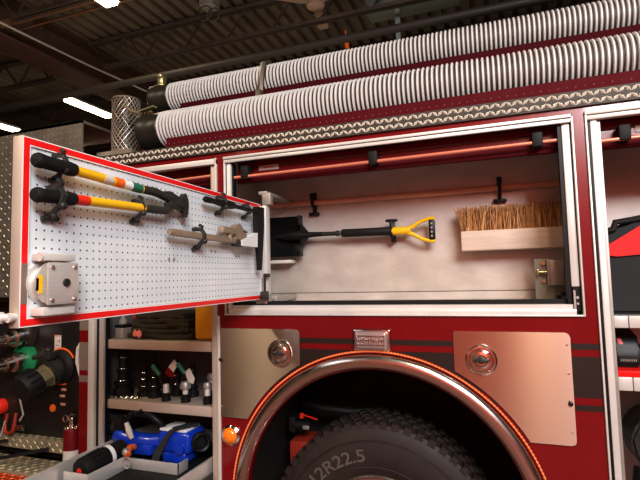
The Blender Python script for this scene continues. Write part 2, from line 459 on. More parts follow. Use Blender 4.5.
# clamp straps over the hoses
b = B()
b.tube([(-1.245, .30, 2.98), (-1.245, .315, 3.10), (-1.245, .345, 3.19), (-1.245, .42, 3.225), (-1.245, .50, 3.19)], .019, 6)
b.box(-1.262, -1.228, .255, .31, 2.84, 3.0, .004).bar((-1.215, .25, 2.93), (-1.19, .27, 2.87), .012, .012)
obj('hose_clamp', b, 'alu_brown', T)
# patterned metal guard (round stack) at the front end of the roof
b = B()
SXc, SYc, SZ0, SR, SH = -2.16, .2, 2.70, .084, .345
b.lathe([(SR-.006, 0), (SR-.006, SH), (SR-.012, SH), (SR-.012, .02)], (SXc, SYc, SZ0), (0, 0, 1), 36, caps=False)
b.mi = 1
for z_ in (0, SH): b.ring((SXc, SYc, SZ0+z_), (0, 0, 1), SR, .006, 36, 6)
for k in range(26):
    for sg in (1, -1):
        pts = []
        for q in range(25):
            a_ = 2*PI*k/20+sg*q/24*2.9
            pts.append((SXc+SR*math.cos(a_), SYc+SR*math.sin(a_), SZ0+SH*q/24))
        b.tube(pts, .0034, 5)
b.mi = 1
b.box(-2.30, -2.03, .1, .33, 2.62, 2.695)
obj('stack_guard', b, ['gray_tool', 'stack_metal'], T)

# ---- roller door set and frame of a locker opening
def roller_door(x0, x1, zt, zbot, y, grips, plate=None):
    d = part('roller_door', T, ((x0+x1)/2, y, zbot))
    b = B(); z = zbot+.045
    while z < zt: 
        b.box(x0, x1, y, y+.012, z, min(z+.040, zt), .003, 1); z += .042
    obj('curtain', b, 'door_red', d)
    obj('bottom_rail', B().box(x0, x1, y-.012, y+.016, zbot, zbot+.043, .005), 'trough_red', d)
    obj('lift_bar', B().cyl((x0-.02, y-.055, zbot+.026), (x1+.02, y-.055, zbot+.041), .0085, seg=12), 'lift_bar', d)
    for g in grips:
        obj('bar_clip', B().box(g-.022, g+.022, y-.068, y-.010, zbot+.020, zbot+.085, .006), 'rubber', d)
    if plate:
        b = B(); b.box(plate[0], plate[1], y-.004, y, zbot+.062, zbot+.090, .001, 1); 
        b.mi = 1
        for i in range(7): b.box(plate[0]+.03+i*.009, plate[0]+.036+i*.009, y-.0048, y-.004, zbot+.072, zbot+.080)
        obj('notice_plate', b, ['tag_white', 'redtape'], d)
roller_door(X0+.035, X1-.045, 2.52, 2.400, .085, (-1.212, -.51, .22), (-1.155, -1.037))
roller_door(-2.13, -1.415, 2.52, 2.41, .085, (-1.9,))
roller_door(.46, 1.5, 2.52, 2.39, .085, (.548,), (.60, .70))

# middle locker
K = part('middle_locker', T, (-.48, .05, 1.70))
b = B(); e = .004
b.box(-1.36, .377, .45, .45+e, 1.74, 2.55).box(-1.36, -1.355, .05, .45, 1.74, 2.55).box(.372, .377, .05, .45, 1.74, 2.55).box(-1.36, .377, .12, .45, 2.545, 2.55)
obj('locker_wall', b, 'liner', K)
b = B(); b.box(-1.36, .377, .05, .45, 1.738, 1.746).box(-1.355, .372, .442, .45, 1.746, 1.787)
obj('locker_floor', b, 'liner', K)
b = B(); b.box(-1.31, .30, .040, .056, 1.742, 1.762)
for i in range(64): b.cyl((-1.30+i*.025, .0405, 1.752), (-1.30+i*.025, .0385, 1.752), .004, seg=8)
obj('rubber_seal', b, 'rubber', K)
obj('wall_seam', B().box(-1.355, .372, .4405, .4425, 1.7855, 1.7885), 'gray_tool', K)
b = B()
b.box(X0, X1, -.014, .02, 2.522, 2.536, .002).box(X0+.004, X1-.004, -.010, .02, 2.502, 2.519, .003)
b.box(X0, X1, -.012, .05, 1.693, 1.700, .001).box(X0+.02, X1-.03, -.004, .045, 1.700, 1.722, .003).box(X0+.02, X1-.03, .01, .05, 1.722, 1.742)
b.box(X1-.008, X1, -.014, .02, 1.693, 2.536, .002).box(X0, X0+.008, -.008, .02, 1.693, 2.536, .002)
obj('opening_frame', b, 'alu_frame', K)
obj('door_track', B().box(.313, .344, .004, .045, 1.815, 2.505, .003), 'alu_frame', K)
obj('door_track', B().box(X0+.012, X0+.036, .004, .045, 1.722, 2.505, .003), 'alu_frame', K)
b = B(); b.box(.298, .312, .012, .05, 1.70, 2.505).box(.344, .349, .006, .03, 1.70, 2.515).box(X0+.008, X0+.012, .006, .03, 1.72, 2.50).box(X0+.036, X0+.046, .02, .05, 1.72, 2.5)
b.box(X0+.01, X1-.01, .0, .02, 2.5, 2.503).box(X0, X1, -.006, .02, 2.519, 2.5225)
b.box(.316, .345, .006, .04, 1.715, 1.815)
obj('track_seal', b, 'black', K)
b = B(); b.box(.318, .326, .003, .01, 1.72, 1.80).cyl((.332, .006, 1.77), (.332, .0, 1.77), .006, seg=10).cyl((.332, .006, 1.745), (.332, .0, 1.745), .005, seg=10)
obj('track_stop', b, 'alu_dull', K)
# junction plate with a latch block low on the right
J = part('latch_housing', T, (.27, .3, 1.75))
obj('mounting_plate', B().box(.200, .345, .300, .306, 1.748, 1.940, .002), 'grey_box', J)
obj('latch_block', B().box(.258, .322, .25, .300, 1.815, 1.932, .004).box(.252, .260, .245, .300, 1.812, 1.936, .002), 'alu_dull', J)
b = B()
for dz in (1.835, 1.918): b.cyl((.238, .30, dz), (.238, .286, dz), .009, seg=10)
b.cyl((.215, .28, 1.877), (.26, .28, 1.877), .008, seg=10).box(.208, .218, .27, .30, 1.862, 1.892, .003)
obj('latch_bolt', b, 'brass', J)
for bb in ((.330, .342, .22, .30, 1.866, 1.878), (.300, .342, .2, .25, 1.765, 1.785), (.283, .30, .22, .28, 1.752, 1.768)): obj('latch_lever', B().box(*bb, .003), 'black', J)
b = B(); b.box(.340, .346, .18, .3, 1.78, 1.96); obj('side_bracket', b, 'alu_dull', J)

# wall clips for pole and shovel (rubber straps)
def wall_clip(x, y, z, s=1.0):
    b = B()
    b.ring((x, y-.022*s, z), (1, 0, 0), .024*s, .007*s, 16, 6)
    b.box(x-.007*s, x+.007*s, y-.004, y, z-.06*s, z+.05*s, .002).ring((x, y-.012*s, z-.035*s), (1, 0, 0), .012*s, .005*s, 12, 6)
    b.box(x-.026*s, x+.026*s, y-.026*s, y-.010*s, z-.062*s, z-.048*s, .004)
    b.box(x-.010*s, x+.010*s, y-.052*s, y-.034*s, z+.012*s, z+.040*s, .004)
    obj('tool_clip', b, 'black', K)
wall_clip(-.968, .45, 2.322, 1.25); wall_clip(.066, .45, 2.322, 1.25)
b = B(); b.box(-.506, -.49, .385, .45, 2.06, 2.18, .003).box(-.53, -.465, .36, .39, 2.172, 2.186, .005).box(-.506, -.49, .35, .365, 2.085, 2.175, .003)
obj('tool_clip', b, 'black', K)
b = B(); b.box(-1.30, -1.10, .36, .45, 1.965, 1.985, .003)
obj('shovel_rest', b, 'alu_frame', K)

# steel panels
def steel_panel(name, x0, x1, z0, z1, side):
    R = .768; pts = []
    if side < 0:      # arch cuts the lower right corner
        a_r = math.acos((x1-CX)/R); a_b = PI-math.asin((z0-CZ)/R)
        pts = [(x0, z1-.02), (x0+.006, z1), (x1-.02, z1), (x1-.006, z1-.006), (x1, z1-.02)]
        pts += [(CX+R*math.cos(a_r+(a_b-a_r)*i/24), CZ+R*math.sin(a_r+(a_b-a_r)*i/24)) for i in range(25)] + [(x0, z0)]
    else:
        a_l = math.acos((x0-CX)/R); a_b = math.asin((z0-CZ)/R)
        pts = [(x1, z0+.015), (x1, z1-.02), (x1-.006, z1-.006), (x1-.02, z1), (x0+.006, z1), (x0, z1-.006)]
        pts += [(CX+R*math.cos(a_l+(a_b-a_l)*i/24), CZ+R*math.sin(a_l+(a_b-a_l)*i/24)) for i in range(25)] + [(x1-.02, z0), (x1-.006, z0+.004)]
    p = part('steel_panel', T, ((x0+x1)/2, 0, z0))
    sh = obj('sheet', B().prism([(x, -.008, z) for x, z in pts], (0, .006, 0)), 'steel', p, angle=20)
    uv = sh.data.uv_layers.new(name='brush')
    for lp in sh.data.loops:
        c_ = sh.data.vertices[lp.vertex_index].co; uv.data[lp.index].uv = (c_.z, c_.x)
    xe = x0+.014 if side < 0 else x1-.014
    b = B()
    for z in (z1-.05, z1-.165, z1-.275, z1-.40): b.cyl((xe, -.008, z), (xe, -.0115, z), .0045, .003, seg=10)
    obj('rivet', b, 'chrome_soft', p)
    zz = z1-.16 if side < 0 else z1-.285
    obj('latch_knob', B().lathe([(.009, 0), (.009, .008), (.004, .011)], (xe, -.008, zz), (0, -1, 0), 12), 'black', p)
    # recessed chrome filler
    fx_, fz_ = (-1.009, 1.506) if side < 0 else (-.056, 1.505)
    f = part('filler_cap', T, (fx_, -.01, fz_), 'round chrome filler cap with dark turn handle')
    obj('bezel', B().lathe([(.066, 0), (.066, .005), (.060, .012), (.052, .013), (.046, .006), (.044, .003), (.0, .003)], (fx_, -.008, fz_), (0, -1, 0), 32), 'chrome', f)
    obj('cap', B().lathe([(.040, 0), (.038, .010), (.026, .013), (.024, .006), (.0, .005)], (fx_, -.010, fz_), (0, -1, 0), 28), 'chrome', f)
    b = B().box(fx_-.032, fx_+.032, -.030, -.016, fz_-.008, fz_+.008, .005).box(fx_-.012, fx_+.012, -.032, -.014, fz_-.013, fz_+.013, .005)
    obj('turn_handle', b, 'gray_tool', f)
steel_panel('l', -1.361, -.902, 1.172, 1.625, -1)
steel_panel('r', -.169, .294, 1.175, 1.628, 1)
# clear light above the arch
L = part('warning_light', T, (-.537, 0, 1.53), 'clear warning light in a chrome bezel')
obj('bezel', B().box(-.626, -.448, -.016, .0, 1.531, 1.632, .0075, 3), 'chrome', L)
obj('lens', B().box(-.616, -.458, -.040, -.004, 1.540, 1.623, .016, 4), 'lens', L)
b = B()
for i in range(12): b.box(-.606+i*.0118, -.601+i*.0118, -.0425, -.038, 1.556, 1.607, .0015, 1)
for j in range(3): b.box(-.600, -.474, -.0435, -.038, 1.560+j*.02, 1.565+j*.02, .001, 1)
obj('lens_ribs', b, 'chrome_soft', L)
A = part('marker_light', T, (-1.297, 0, 1.08), 'small round amber marker light')
obj('rim', B().lathe([(.052, 0), (.052, .01), (.042, .018), (.038, .012)], (-1.293, 0, 1.082), (0, -1, 0), 28), 'chrome', A)
b = B().lathe([(.040, .008), (.036, .020), (.022, .030), (.0, .033)], (-1.297, 0, 1.082), (0, -1, 0), 24)
for k in range(8):
    a = k*PI/4; b.ball((-1.297+.022*math.cos(a), -.026, 1.082+.022*math.sin(a)), .006, seg=8, rings=6)
obj('amber_lens', b, 'amber', A)
# arch
n0, n1 = math.radians(-25), math.radians(205)
pr = [(.674, .0), (.672, -.012), (.680, -.024), (.700, -.030), (.722, -.026), (.735, -.014), (.738, .0)]
obj('fender_trim', B().arc(CX, CZ, n0, n1, 90, pr), 'chrome_soft', T)
obj('fender_lip', B().arc(CX, CZ, n0, n1, 90, [(.667, .03), (.667, -.006), (.674, -.006), (.674, .03)]), 'red', T)
b = B().arc(CX, CZ, n0, n1, 90, [(.742, .0), (.742, -.007), (.757, -.007), (.757, .0)])
obj('marker_strip_base', b, 'dark_red', T)
b = B(); n = 190
b.arc(CX, CZ, n0, n1, 120, [(.7475, -.006), (.7475, -.0092), (.7525, -.0092), (.7525, -.006)])
for i in range(n):
    a = n0+(n1-n0)*(i+.5)/n
    b.ball((CX+.7500*math.cos(a), -.0075, CZ+.7500*math.sin(a)), .0052, (1, .7, 1), 8, 6)
obj('marker_strip', b, 'led', T)['label'] = 'glowing orange marker strip'
b = B().arc(CX, CZ, n0, n1, 64, [(.690, .012), (.690, .74), (.70, .74), (.70, .012)])
b.box(-1.35, .25, .74, .745, .2, 1.6)
obj('wheel_well', b, 'well', T)
b = B(); b.box(-1.125, -1.00, .35, .55, .78, .955, .01)
obj('suspension_block', b, 'shackle_red', T)
b = B(); b.tube([(-1.1, .5, 1.13), (-.95, .45, 1.12), (-.8, .5, 1.10), (-.6, .6, 1.1)], .022, 8).cyl((-1.10, .37, 1.04), (-1.0, .37, 1.04), .024, seg=12).box(-1.13, -1.09, .35, .42, 1.0, 1.09, .008)
obj('brake_line', b, 'rubber', T)
obj('brake_fitting', B().box(-1.04, -1.0, .34, .36, 1.026, 1.048, .004), 'alu_dull', T)
obj('wear_tab', B().box(-1.055, -1.035, .34, .36, 1.085, 1.115, .002).bar((-1.035, .35, 1.105), (-.95, .35, 1.085), .01, .006), 'redtape', T)

# wheel
WX, WY, WZ, WR = -.570, .15, .569, .568
W = part('wheel', T, (WX, .30, 0))
b = B()
sec = [(.322, .03), (.330, .004), (.345, -.008), (.42, -.012), (.485, -.006), (.520, .004), (.536, .010), (.546, .016), (WR, .030), (WR+.003, .11), (WR+.003, .19), (WR, .27), (.54, .285), (.45, .31), (.30, .28)]
b.lathe([(r, t) for r, t in sec], (WX, WY, WZ), (0, 1, 0), 96, caps=False)
for rr, yy in ((.495, -.0045), (.502, -.003), (.375, -.0105)): b.ring((WX, WY+yy, WZ), (0, 1, 0), rr, .003, 96, 6)
NB = 58
for i in range(NB):
    a = 2*PI*i/NB
    ca, sa = math.cos(a), math.sin(a)
    def tb(r, y, da): 
        q = a+da; return (WX+r*math.cos(q), WY+y, WZ+r*math.sin(q))
    for (y0, y1, off, wd) in ((.018, .085, 0, .036), (.098, .145, .5, .038), (.158, .205, 0, .038), (.218, .278, .5, .036)):
        o_ = off*2*PI/NB
        lo = WR-.03; hi = WR+.016
        q0 = [tb(lo, y0, o_-wd), tb(lo, y0, o_+wd), tb(lo, y1, o_+wd), tb(lo, y1, o_-wd)]
        q1 = [tb(hi, y0+.004, o_-wd+.006), tb(hi, y0+.004, o_+wd-.006), tb(hi, y1-.004, o_+wd-.006+.012), tb(hi, y1-.004, o_-wd+.006+.012)]
        v0 = [b.bm.verts.new(p) for p in q0]; v1 = [b.bm.verts.new(p) for p in q1]
        b._f(v1)
        for k in range(4): b._f((v0[k], v0[(k+1) % 4], v1[(k+1) % 4], v1[k]))
tire = obj('tire', b, 'tire', W)
# raised size marking on the sidewall
b = B()
fc = bpy.data.curves.new('marking', 'FONT'); fc.size = .084; fc.offset = .0012; fc.extrude = .0; fc.body = '12R22.5'
fo = bpy.data.objects.new('marking', fc); COL.objects.link(fo)
dg = bpy.context.evaluated_depsgraph_get(); dg.update()
me = fo.evaluated_get(dg).to_mesh()
Rt = .404; wid = max(v.co.x for v in me.vertices)
mv = []
for v in me.vertices:
    ang = math.radians(143) - (v.co.x*1.16)/Rt
    r = Rt+v.co.y
    mv.append(b.bm.verts.new((WX+r*math.cos(ang), WY-.0145, WZ+r*math.sin(ang))))
for p in me.polygons: b._f([mv[i] for i in p.vertices])
fo.evaluated_get(dg).to_mesh_clear(); bpy.data.objects.remove(fo)
mk = obj('size_marking', b, 'tire_letter', tire, smooth=False)
b = B().lathe([(.330, .02), (.337, .004), (.328, -.006), (.316, .006), (.300, .05), (.262, .09), (.20, .12), (.12, .13), (.0, .13)], (WX, WY, WZ), (0, 1, 0), 72)
obj('rim', b, 'chrome_soft', W)
b = B()
for i in range(10):
    a = 2*PI*i/10; b.cyl((WX+.168*math.cos(a), WY+.135, WZ+.168*math.sin(a)), (WX+.168*math.cos(a), WY+.08, WZ+.168*math.sin(a)), .017, seg=6)
obj('lug_nut', b, 'chrome', W)
obj('hub', B().lathe([(.10, .13), (.10, .02), (.08, -.01), (.0, -.012)], (WX, WY, WZ), (0, 1, 0), 32), 'chrome_soft', W)
obj('axle', B().cyl((WX, WY+.13, WZ), (WX, 1.6, WZ), .07), 'well', W)

# ---- left locker with shelves
K2 = part('front_locker', T, (-1.8, .05, .8))
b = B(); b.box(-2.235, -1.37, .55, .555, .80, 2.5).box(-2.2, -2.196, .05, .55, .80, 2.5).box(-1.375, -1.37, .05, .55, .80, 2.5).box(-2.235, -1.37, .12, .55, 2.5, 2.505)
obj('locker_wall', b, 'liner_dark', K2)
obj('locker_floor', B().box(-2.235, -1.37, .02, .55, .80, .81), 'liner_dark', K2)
b = B(); b.box(-2.238, -2.194, -.012, .03, .45, 2.536, .003).box(-1.368, -1.352, -.010, .0, .45, 1.69, .001).box(-2.238, -1.366, -.014, .02, 2.502, 2.533, .003).box(-1.374, -1.366, -.014, .02, 1.6, 2.536, .002)
obj('opening_frame', b, 'alu_frame', K2)
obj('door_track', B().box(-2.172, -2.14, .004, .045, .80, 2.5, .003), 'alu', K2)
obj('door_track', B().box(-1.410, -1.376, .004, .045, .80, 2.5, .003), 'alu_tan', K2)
b = B(); b.box(-2.194, -2.172, .01, .05, .80, 2.5).box(-2.14, -2.134, .02, .05, .8, 2.5).box(-1.376, -1.369, .006, .03, .80, 2.5)
obj('track_seal', b, 'black', K2)
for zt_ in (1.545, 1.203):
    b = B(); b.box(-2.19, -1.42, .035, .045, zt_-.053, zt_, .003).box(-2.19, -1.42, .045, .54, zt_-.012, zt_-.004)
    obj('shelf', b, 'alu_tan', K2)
# pull-out tray
TR = part('slide_tray', T, (-1.78, 0, .85))
b = B(); b.box(-2.135, -2.115, -.75, .50, .85, .962, .003).box(-1.452, -1.430, -.75, .50, .85, .938, .003).box(-2.115, -1.452, .48, .50, .85, .93)
obj('tray_side', b, 'alu', TR)
obj('tray_floor', B().box(-2.115, -1.452, -.75, .48, .85, .858), 'rubber', TR)
b = B(); b.box(-2.09, -1.93, -.305, -.298, .858, .93, .002).box(-1.937, -1.93, -.30, -.02, .858, .93, .002).box(-1.93, -1.60, -.03, -.02, .858, .915, .002).box(-1.607, -1.60, -.03, .06, .858, .915, .002)
obj('tray_divider', b, 'alu', TR)
obj('slide_rail', B().box(-2.16, -2.137, -.4, .5, .83, .87).box(-1.43, -1.41, -.4, .5, .83, .87), 'gray_tool', TR)

# ---- rear locker on the right
K3 = part('rear_locker', T, (1.0, .05, .5))
b = B(); b.box(.405, 1.6, .55, .555, .45, 2.5).box(.402, .406, .05, .55, .45, 2.5).box(1.595, 1.6, .05, .55, .45, 2.5).box(.405, 1.6, .12, .55, 2.5, 2.505)
obj('locker_wall', b, 'liner', K3)
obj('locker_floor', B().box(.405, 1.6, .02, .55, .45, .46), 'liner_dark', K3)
b = B(); b.box(.400, .408, -.012, .02, .45, 2.54, .002).box(.400, 1.7, -.014, .02, 2.524, 2.54, .002).box(.404, 1.7, -.010, .02, 2.503, 2.521, .003)
obj('opening_frame', b, 'alu_frame', K3)
obj('door_track', B().box(.421, .446, .002, .045, .45, 2.505, .003), 'alu_frame', K3)
b = B().box(.408, .421, .006, .03, .45, 2.51); obj('track_seal', b, 'black', K3)
obj('track_edge', B().box(.446, .460, .012, .05, .45, 2.5, .002), 'alu_dull', K3)
for zt_, h in ((1.690, .05), (1.442, .055)):
    b = B(); b.box(.470, .522, .070, .082, zt_-h, zt_, .004).box(.524, 1.59, .070, .082, zt_-h, zt_, .004).box(.41, 1.59, .082, .54, zt_-.012, zt_-.004)
    obj('shelf', b, 'alu_frame', K3)

# ---- pump bay at the far left
PB = part('pump_panel', T, (-2.9, .1, .9))
b = B(); b.box(-3.6, -2.316, .10, .13, .80, 1.775).box(-3.6, -2.316, -.0, .13, 1.775, 1.80)
obj('panel_sheet', b, 'panel_black', PB)
b = B(); b.box(-3.6, -2.316, 0, .012, 1.845, 2.88).tread((-3.6, 0, 1.85), (1, 0, 0), (0, 0, 1), (0, -1, 0), 1.28, 1.02, .036, .032, .011, .004)
b.box(-3.6, -2.316, -.03, .02, 1.80, 1.842, .004).tread((-3.6, -.03, 1.803), (1, 0, 0), (0, 0, 1), (0, -1, 0), 1.28, .036, .034, .026, .01, .004)
b.box(-3.6, -2.316, .0, .4, 2.862, 2.88)
obj('upper_tread_plate', b, 'diamond_dull', PB)
def discharge(z, bez, name):
    d = part(name, T, (-2.87, .1, z))
    c = Vector((-2.872, .10, z)); ax = Vector((-.05, -.98, -.12)).normalized()
    obj('bezel', B().lathe([(.105, 0), (.105, .012), (.075, .016), (.06, .03)], c, (0, -1, 0), 32), bez, d)
    obj('valve_body', B().lathe([(.05, 0), (.05, .06), (.062, .065), (.062, .09), (.045, .095), (.045, .14), (.0, .14)], c, ax, 24), 'chrome_soft', d)
    p = c+ax*.12
    q = p+Vector((-.08, -.15, -.05))
    obj('chrome_handle', B().tube([p, p+(q-p)*.4+Vector((0, 0, .012)), q], [.03, .034, .03], 14).tube([q+Vector((0.01, 0, 0)), q+Vector((-.05, -.03, -.03))], .022, 12), 'chrome', d)
discharge(1.555, 'panel_black', 'upper_outlet'); discharge(1.400, 'green_bezel', 'lower_outlet')
# big angled discharge elbow with cap
d = part('hose_outlet', T, (-2.6, .1, 1.33))
c = Vector((-2.552, .10, 1.363)); ax = Vector((-.12, -.93, -.34)).normalized()
obj('flange', B().lathe([(.105, 0), (.105, .02), (.09, .03), (.08, .05)], c, (0, -1, 0), 36), 'rubber', d)
obj('flange_mark', B().lathe([(.106, .004), (.116, .008), (.116, .012), (.106, .014)], c, (0, -1, 0), 36, False, math.radians(-150), math.radians(-40)).lathe([(.106, .004), (.116, .008), (.116, .012), (.106, .014)], c, (0, -1, 0), 36, False, math.radians(50), math.radians(110)), 'orange', d)
obj('elbow', B().lathe([(.070, .0), (.070, .06), (.080, .062), (.080, .085), (.066, .09), (.066, .11)], c, ax, 28), 'gray_tool', d)
obj('brass_collar', B().lathe([(.076, .11), (.066, .115), (.066, .175), (.076, .18)], c, ax, 8, False), 'brass', d)
obj('cap', B().lathe([(.08, .175), (.088, .18), (.088, .25), (.076, .275), (.03, .28), (.0, .28)], c, ax, 28), 'rubber', d)
b = B()
for k in range(14):
    a = 2*PI*k/14; u_, v_ = frame_of(ax); o_ = (u_*math.cos(a)+v_*math.sin(a))*.089
    b.tube([c+ax*.185+o_, c+ax*.25+o_], .006, 6)
obj('cap_grip', b, 'black', d)
b = B(); b.box(-2.59, -2.53, -.02, .04, 1.42, 1.47, .01).tube([(-2.58, .0, 1.45), (-2.66, -.02, 1.43)], .014, 8).ball((-2.56, .0, 1.475), .02)
obj('bleeder', b, 'gray_tool', d)
# label plate, cap with chain, small plates
b = B(); b.box(-2.622, -2.568, .095, .10, 1.44, 1.555, .002); b.mi = 1
b.box(-2.600, -2.588, .0945, .096, 1.515, 1.519); b.box(-2.582, -2.577, .0945, .096, 1.508, 1.528); b.box(-2.61, -2.58, .0945, .096, 1.49, 1.493)
b.mi = 2; b.box(-2.622, -2.568, .094, .0955, 1.545, 1.556)
obj('instruction_plate', b, ['tag_white', 'black', 'wood_pole'], PB)
d = part('drain_cap', T, (-3.05, .08, 1.08))
obj('cap', B().lathe([(.05, 0), (.05, .03), (.04, .05), (.02, .055), (.0, .055)], (-3.07, .1, 1.085), (0, -1, 0), 24), 'redtape', d)
obj('cap_knob', B().ball((-3.07, .03, 1.085), .018), 'chrome', d)
b = B(); b.tube([(-3.04, .03, 1.03), (-3.03, .02, .94), (-3.0, .02, .90), (-2.97, .02, .93), (-2.94, .02, 1.02)], .005, 6)
b.tube([(-2.88, .06, 1.2), (-2.85, .05, 1.15), (-2.82, .05, 1.06), (-2.85, .05, 1.02)], .006, 6)
obj('cap_chain', b, 'conduit', d)
b = B(); b.tube([(-2.945, .04, 1.06), (-2.95, .03, 1.0), (-2.935, .02, .955), (-2.90, .02, .945), (-2.87, .02, .965), (-2.865, .03, 1.02), (-2.87, .04, 1.07)], .011, 10)
obj('pull_shackle', b, 'shackle_red', d)
obj('chain_plate', B().box(-2.86, -2.80, .03, .05, .965, 1.0, .004), 'chrome_soft', d)
b = B().lathe([(.024, 0), (.022, .006), (0, .008)], (-2.63, .1, 1.10), (0, -1, 0), 16)
obj('warning_mark', b, 'orange', PB)
for x_, z_ in ((-2.545, 1.13), (-2.55, 1.18), (-2.54, 1.22)): obj('small_nameplate', B().box(x_-.02, x_+.02, .094, .1, z_-.008, z_+.008, .002), 'wood_pole', PB)
obj('white_line', B().tube([(-2.36, .09, 1.56), (-2.40, .07, 1.48), (-2.405, .07, 1.40), (-2.37, .07, 1.30), (-2.34, .08, 1.22)], .012, 8), 'tag_white', PB)
# running board in front of the pump panel
ST = part('running_board', T, (-2.8, -.2, .7))
b = B(); b.box(-3.6, -2.42, .04, .10, .855, .925, .003).tread((-3.6, .04, .86), (1, 0, 0), (0, 0, 1), (0, -1, 0), 1.18, .06, .03, .03, .01, .005).tread((-3.6, .04, .925), (1, 0, 0), (0, 1, 0), (0, 0, 1), 1.18, .06, .03, .03, .01, .005)
b.box(-3.6, -2.42, -.10, .04, .80, .812).tread((-3.6, -.10, .812), (1, 0, 0), (0, 1, 0), (0, 0, 1), 1.18, .14, .032, .03, .01, .005)
obj('rear_tread', b, 'step_metal', ST)
obj('well_floor', B().box(-3.6, -2.33, -.25, -.10, .79, .80), 'grey_box', ST)
obj('hold_down_strap', B().bar((-2.93, .03, .90), (-3.05, -.24, .90), .035, .012), 'rubber', ST)
obj('hold_down_strap', B().bar((-2.58, .03, .88), (-2.78, -.24, .88), .035, .012), 'rubber', ST)
b = B(); b.box(-3.6, -2.25, -.31, -.25, .78, .893, .003).tread((-3.6, -.31, .893), (1, 0, 0), (0, 1, 0), (0, 0, 1), 1.35, .06, .03, .03, .01, .006).tread((-3.6, -.25, .80), (1, 0, 0), (0, 0, 1), (0, 1, 0), 1.35, .08, .03, .03, .01, .006)
obj('front_tread', b, 'step_metal', ST)
b = B(); b.box(-3.6, -2.22, -.52, -.31, .82, .880, .003); b.mi = 1; b.tread((-3.6, -.52, .880), (1, 0, 0), (0, 1, 0), (0, 0, 1), 1.38, .21, .03, .03, .01, .005)
obj('step_edge', b, ['shackle_red', 'orange'], ST)
obj('under_frame', B().box(-3.6, -2.25, -.40, .6, .45, .70), 'well', T)

# ------------------------------------------------------------------ slide-out tool board (part of the truck)
BX = -1.13; BY0, BY1, BZ0, BZ1 = -1.318, .055, 1.772, 2.272
TB = part('tool_board', T, (BX, BY1, BZ0), 'white perforated tool board pulled out from the middle locker')
obj('board_sheet', B().box(BX-.030, BX-.004, BY0+.02, BY1-.02, BZ0+.02, BZ1-.02), 'peg', TB)
b = B()
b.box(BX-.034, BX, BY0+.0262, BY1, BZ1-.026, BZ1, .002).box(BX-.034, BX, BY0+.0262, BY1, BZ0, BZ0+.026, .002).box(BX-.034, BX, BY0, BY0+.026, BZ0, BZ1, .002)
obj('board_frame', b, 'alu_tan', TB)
obj('white_edging', B().box(BX+.0002, BX+.001, BY0+.001, BY1-.03, BZ1-.0245, BZ1-.001).box(BX+.0002, BX+.001, BY0+.001, BY1-.03, BZ0+.001, BZ0+.0245).box(BX+.0002, BX+.001, BY0+.001, BY0+.0245, BZ0+.0245, BZ1-.0245), 'white', TB)
b = B()
b.box(BX, BX+.0015, BY0+.004, BY1-.03, BZ1-.021, BZ1-.004).box(BX, BX+.0015, BY0+.004, BY1-.03, BZ0+.004, BZ0+.021).box(BX, BX+.0015, BY0+.004, BY0+.021, BZ0+.021, BZ1-.021)
obj('red_border', b, 'bright_red', TB)['label'] = 'bright red reflective border tape'
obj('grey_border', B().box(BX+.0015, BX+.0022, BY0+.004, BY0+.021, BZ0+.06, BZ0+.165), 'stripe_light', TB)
b = B(); b.box(BX+.004, BX+.028, BY1-.005, BY1+.045, BZ0+.02, BZ1-.005, .004).box(BX-.03, BX+.004, BY1-.02, BY1+.02, BZ0, BZ1-.01, .003)
obj('rear_post', b, 'alu_frame', TB)
b = B(); b.box(BX-.02, BX+.03, .06, .43, 2.325, 2.345, .004).box(BX+.0, BX+.05, .06, .10, 2.270, 2.335, .004)
obj('upper_slide', b, 'alu_dull', TB)
b = B(); b.box(BX-.03, BX+.035, .03, .43, 1.750, 1.785, .004).box(BX-.01, BX+.08, .06, .15, 1.752, 1.79, .004).cyl((BX+.05, .055, 1.77), (BX+.05, .04, 1.77), .012, seg=12)
obj('lower_slide', b, 'alu_dull', TB)
b = B(); b.tube([(BX+.03, .02, 1.80), (BX+.035, .01, 1.85), (BX+.04, .0, 1.90)], .006, 6).box(BX+.02, BX+.05, -.02, .03, 1.772, 1.815, .006).box(BX+.03, BX+.05, .0, .05, 1.885, 1.905, .004)
obj('release_latch', b, 'gray_tool', TB)
obj('pull_knob', B().lathe([(.010, 0), (.010, .012), (.012, .012), (.012, .02), (0, .02)], (BX-.012, BY0, 1.80), (0, -1, 0), 16).lathe([(.010, 0), (.010, .02), (.015, .022), (.015, .040), (.010, .043), (0, .043)], (BX-.012, BY0-.012, 1.80), (-1, -.3, 0), 14), 'alu_frame', TB)
for y_, z_ in ((-.43, 2.005), (-.40, 2.005), (-.22, 1.99), (-.19, 1.99), (-.72, 1.965), (-.69, 1.965), (-.65, 2.13), (-.65, 2.15)): obj('mounting_stud', B().cyl((BX-.004, y_, z_), (BX+.003, y_, z_), .005, seg=8), 'alu_dull', TB)
def board_clip(y, z, s=1.0, tilt=0.0):
    """rubber clamp: base foot on the board, loop round the handle, pull tab"""
    b = B(); x = BX-.004
    R = Matrix.Translation((x, y, z)) @ Matrix.Rotation(tilt, 4, 'X')
    def q(px, py, pz): return R @ Vector((px*s, py*s, pz*s))
    b.tube([q(.0, -.004, -.052), q(.028, -.006, -.045), q(.062, -.004, -.018), q(.072, 0, .010), q(.055, .004, .035), q(.02, .006, .042), q(0, .006, .040)], .0105*s, 8)
    b.tube([q(.006, -.028, -.060), q(.012, .0, -.058), q(.006, .030, -.058)], .010*s, 8)
    b.tube([q(.05, 0, .034), q(.062, .002, .052), q(.045, .004, .06)], .009*s, 8)
    b.ball(q(.07, -.004, -.022), .014*s, seg=10, rings=8); b.ball(q(.03, -.004, -.05), .012*s, seg=10, rings=8)
    obj('tool_clip', b, 'gray_tool', TB)
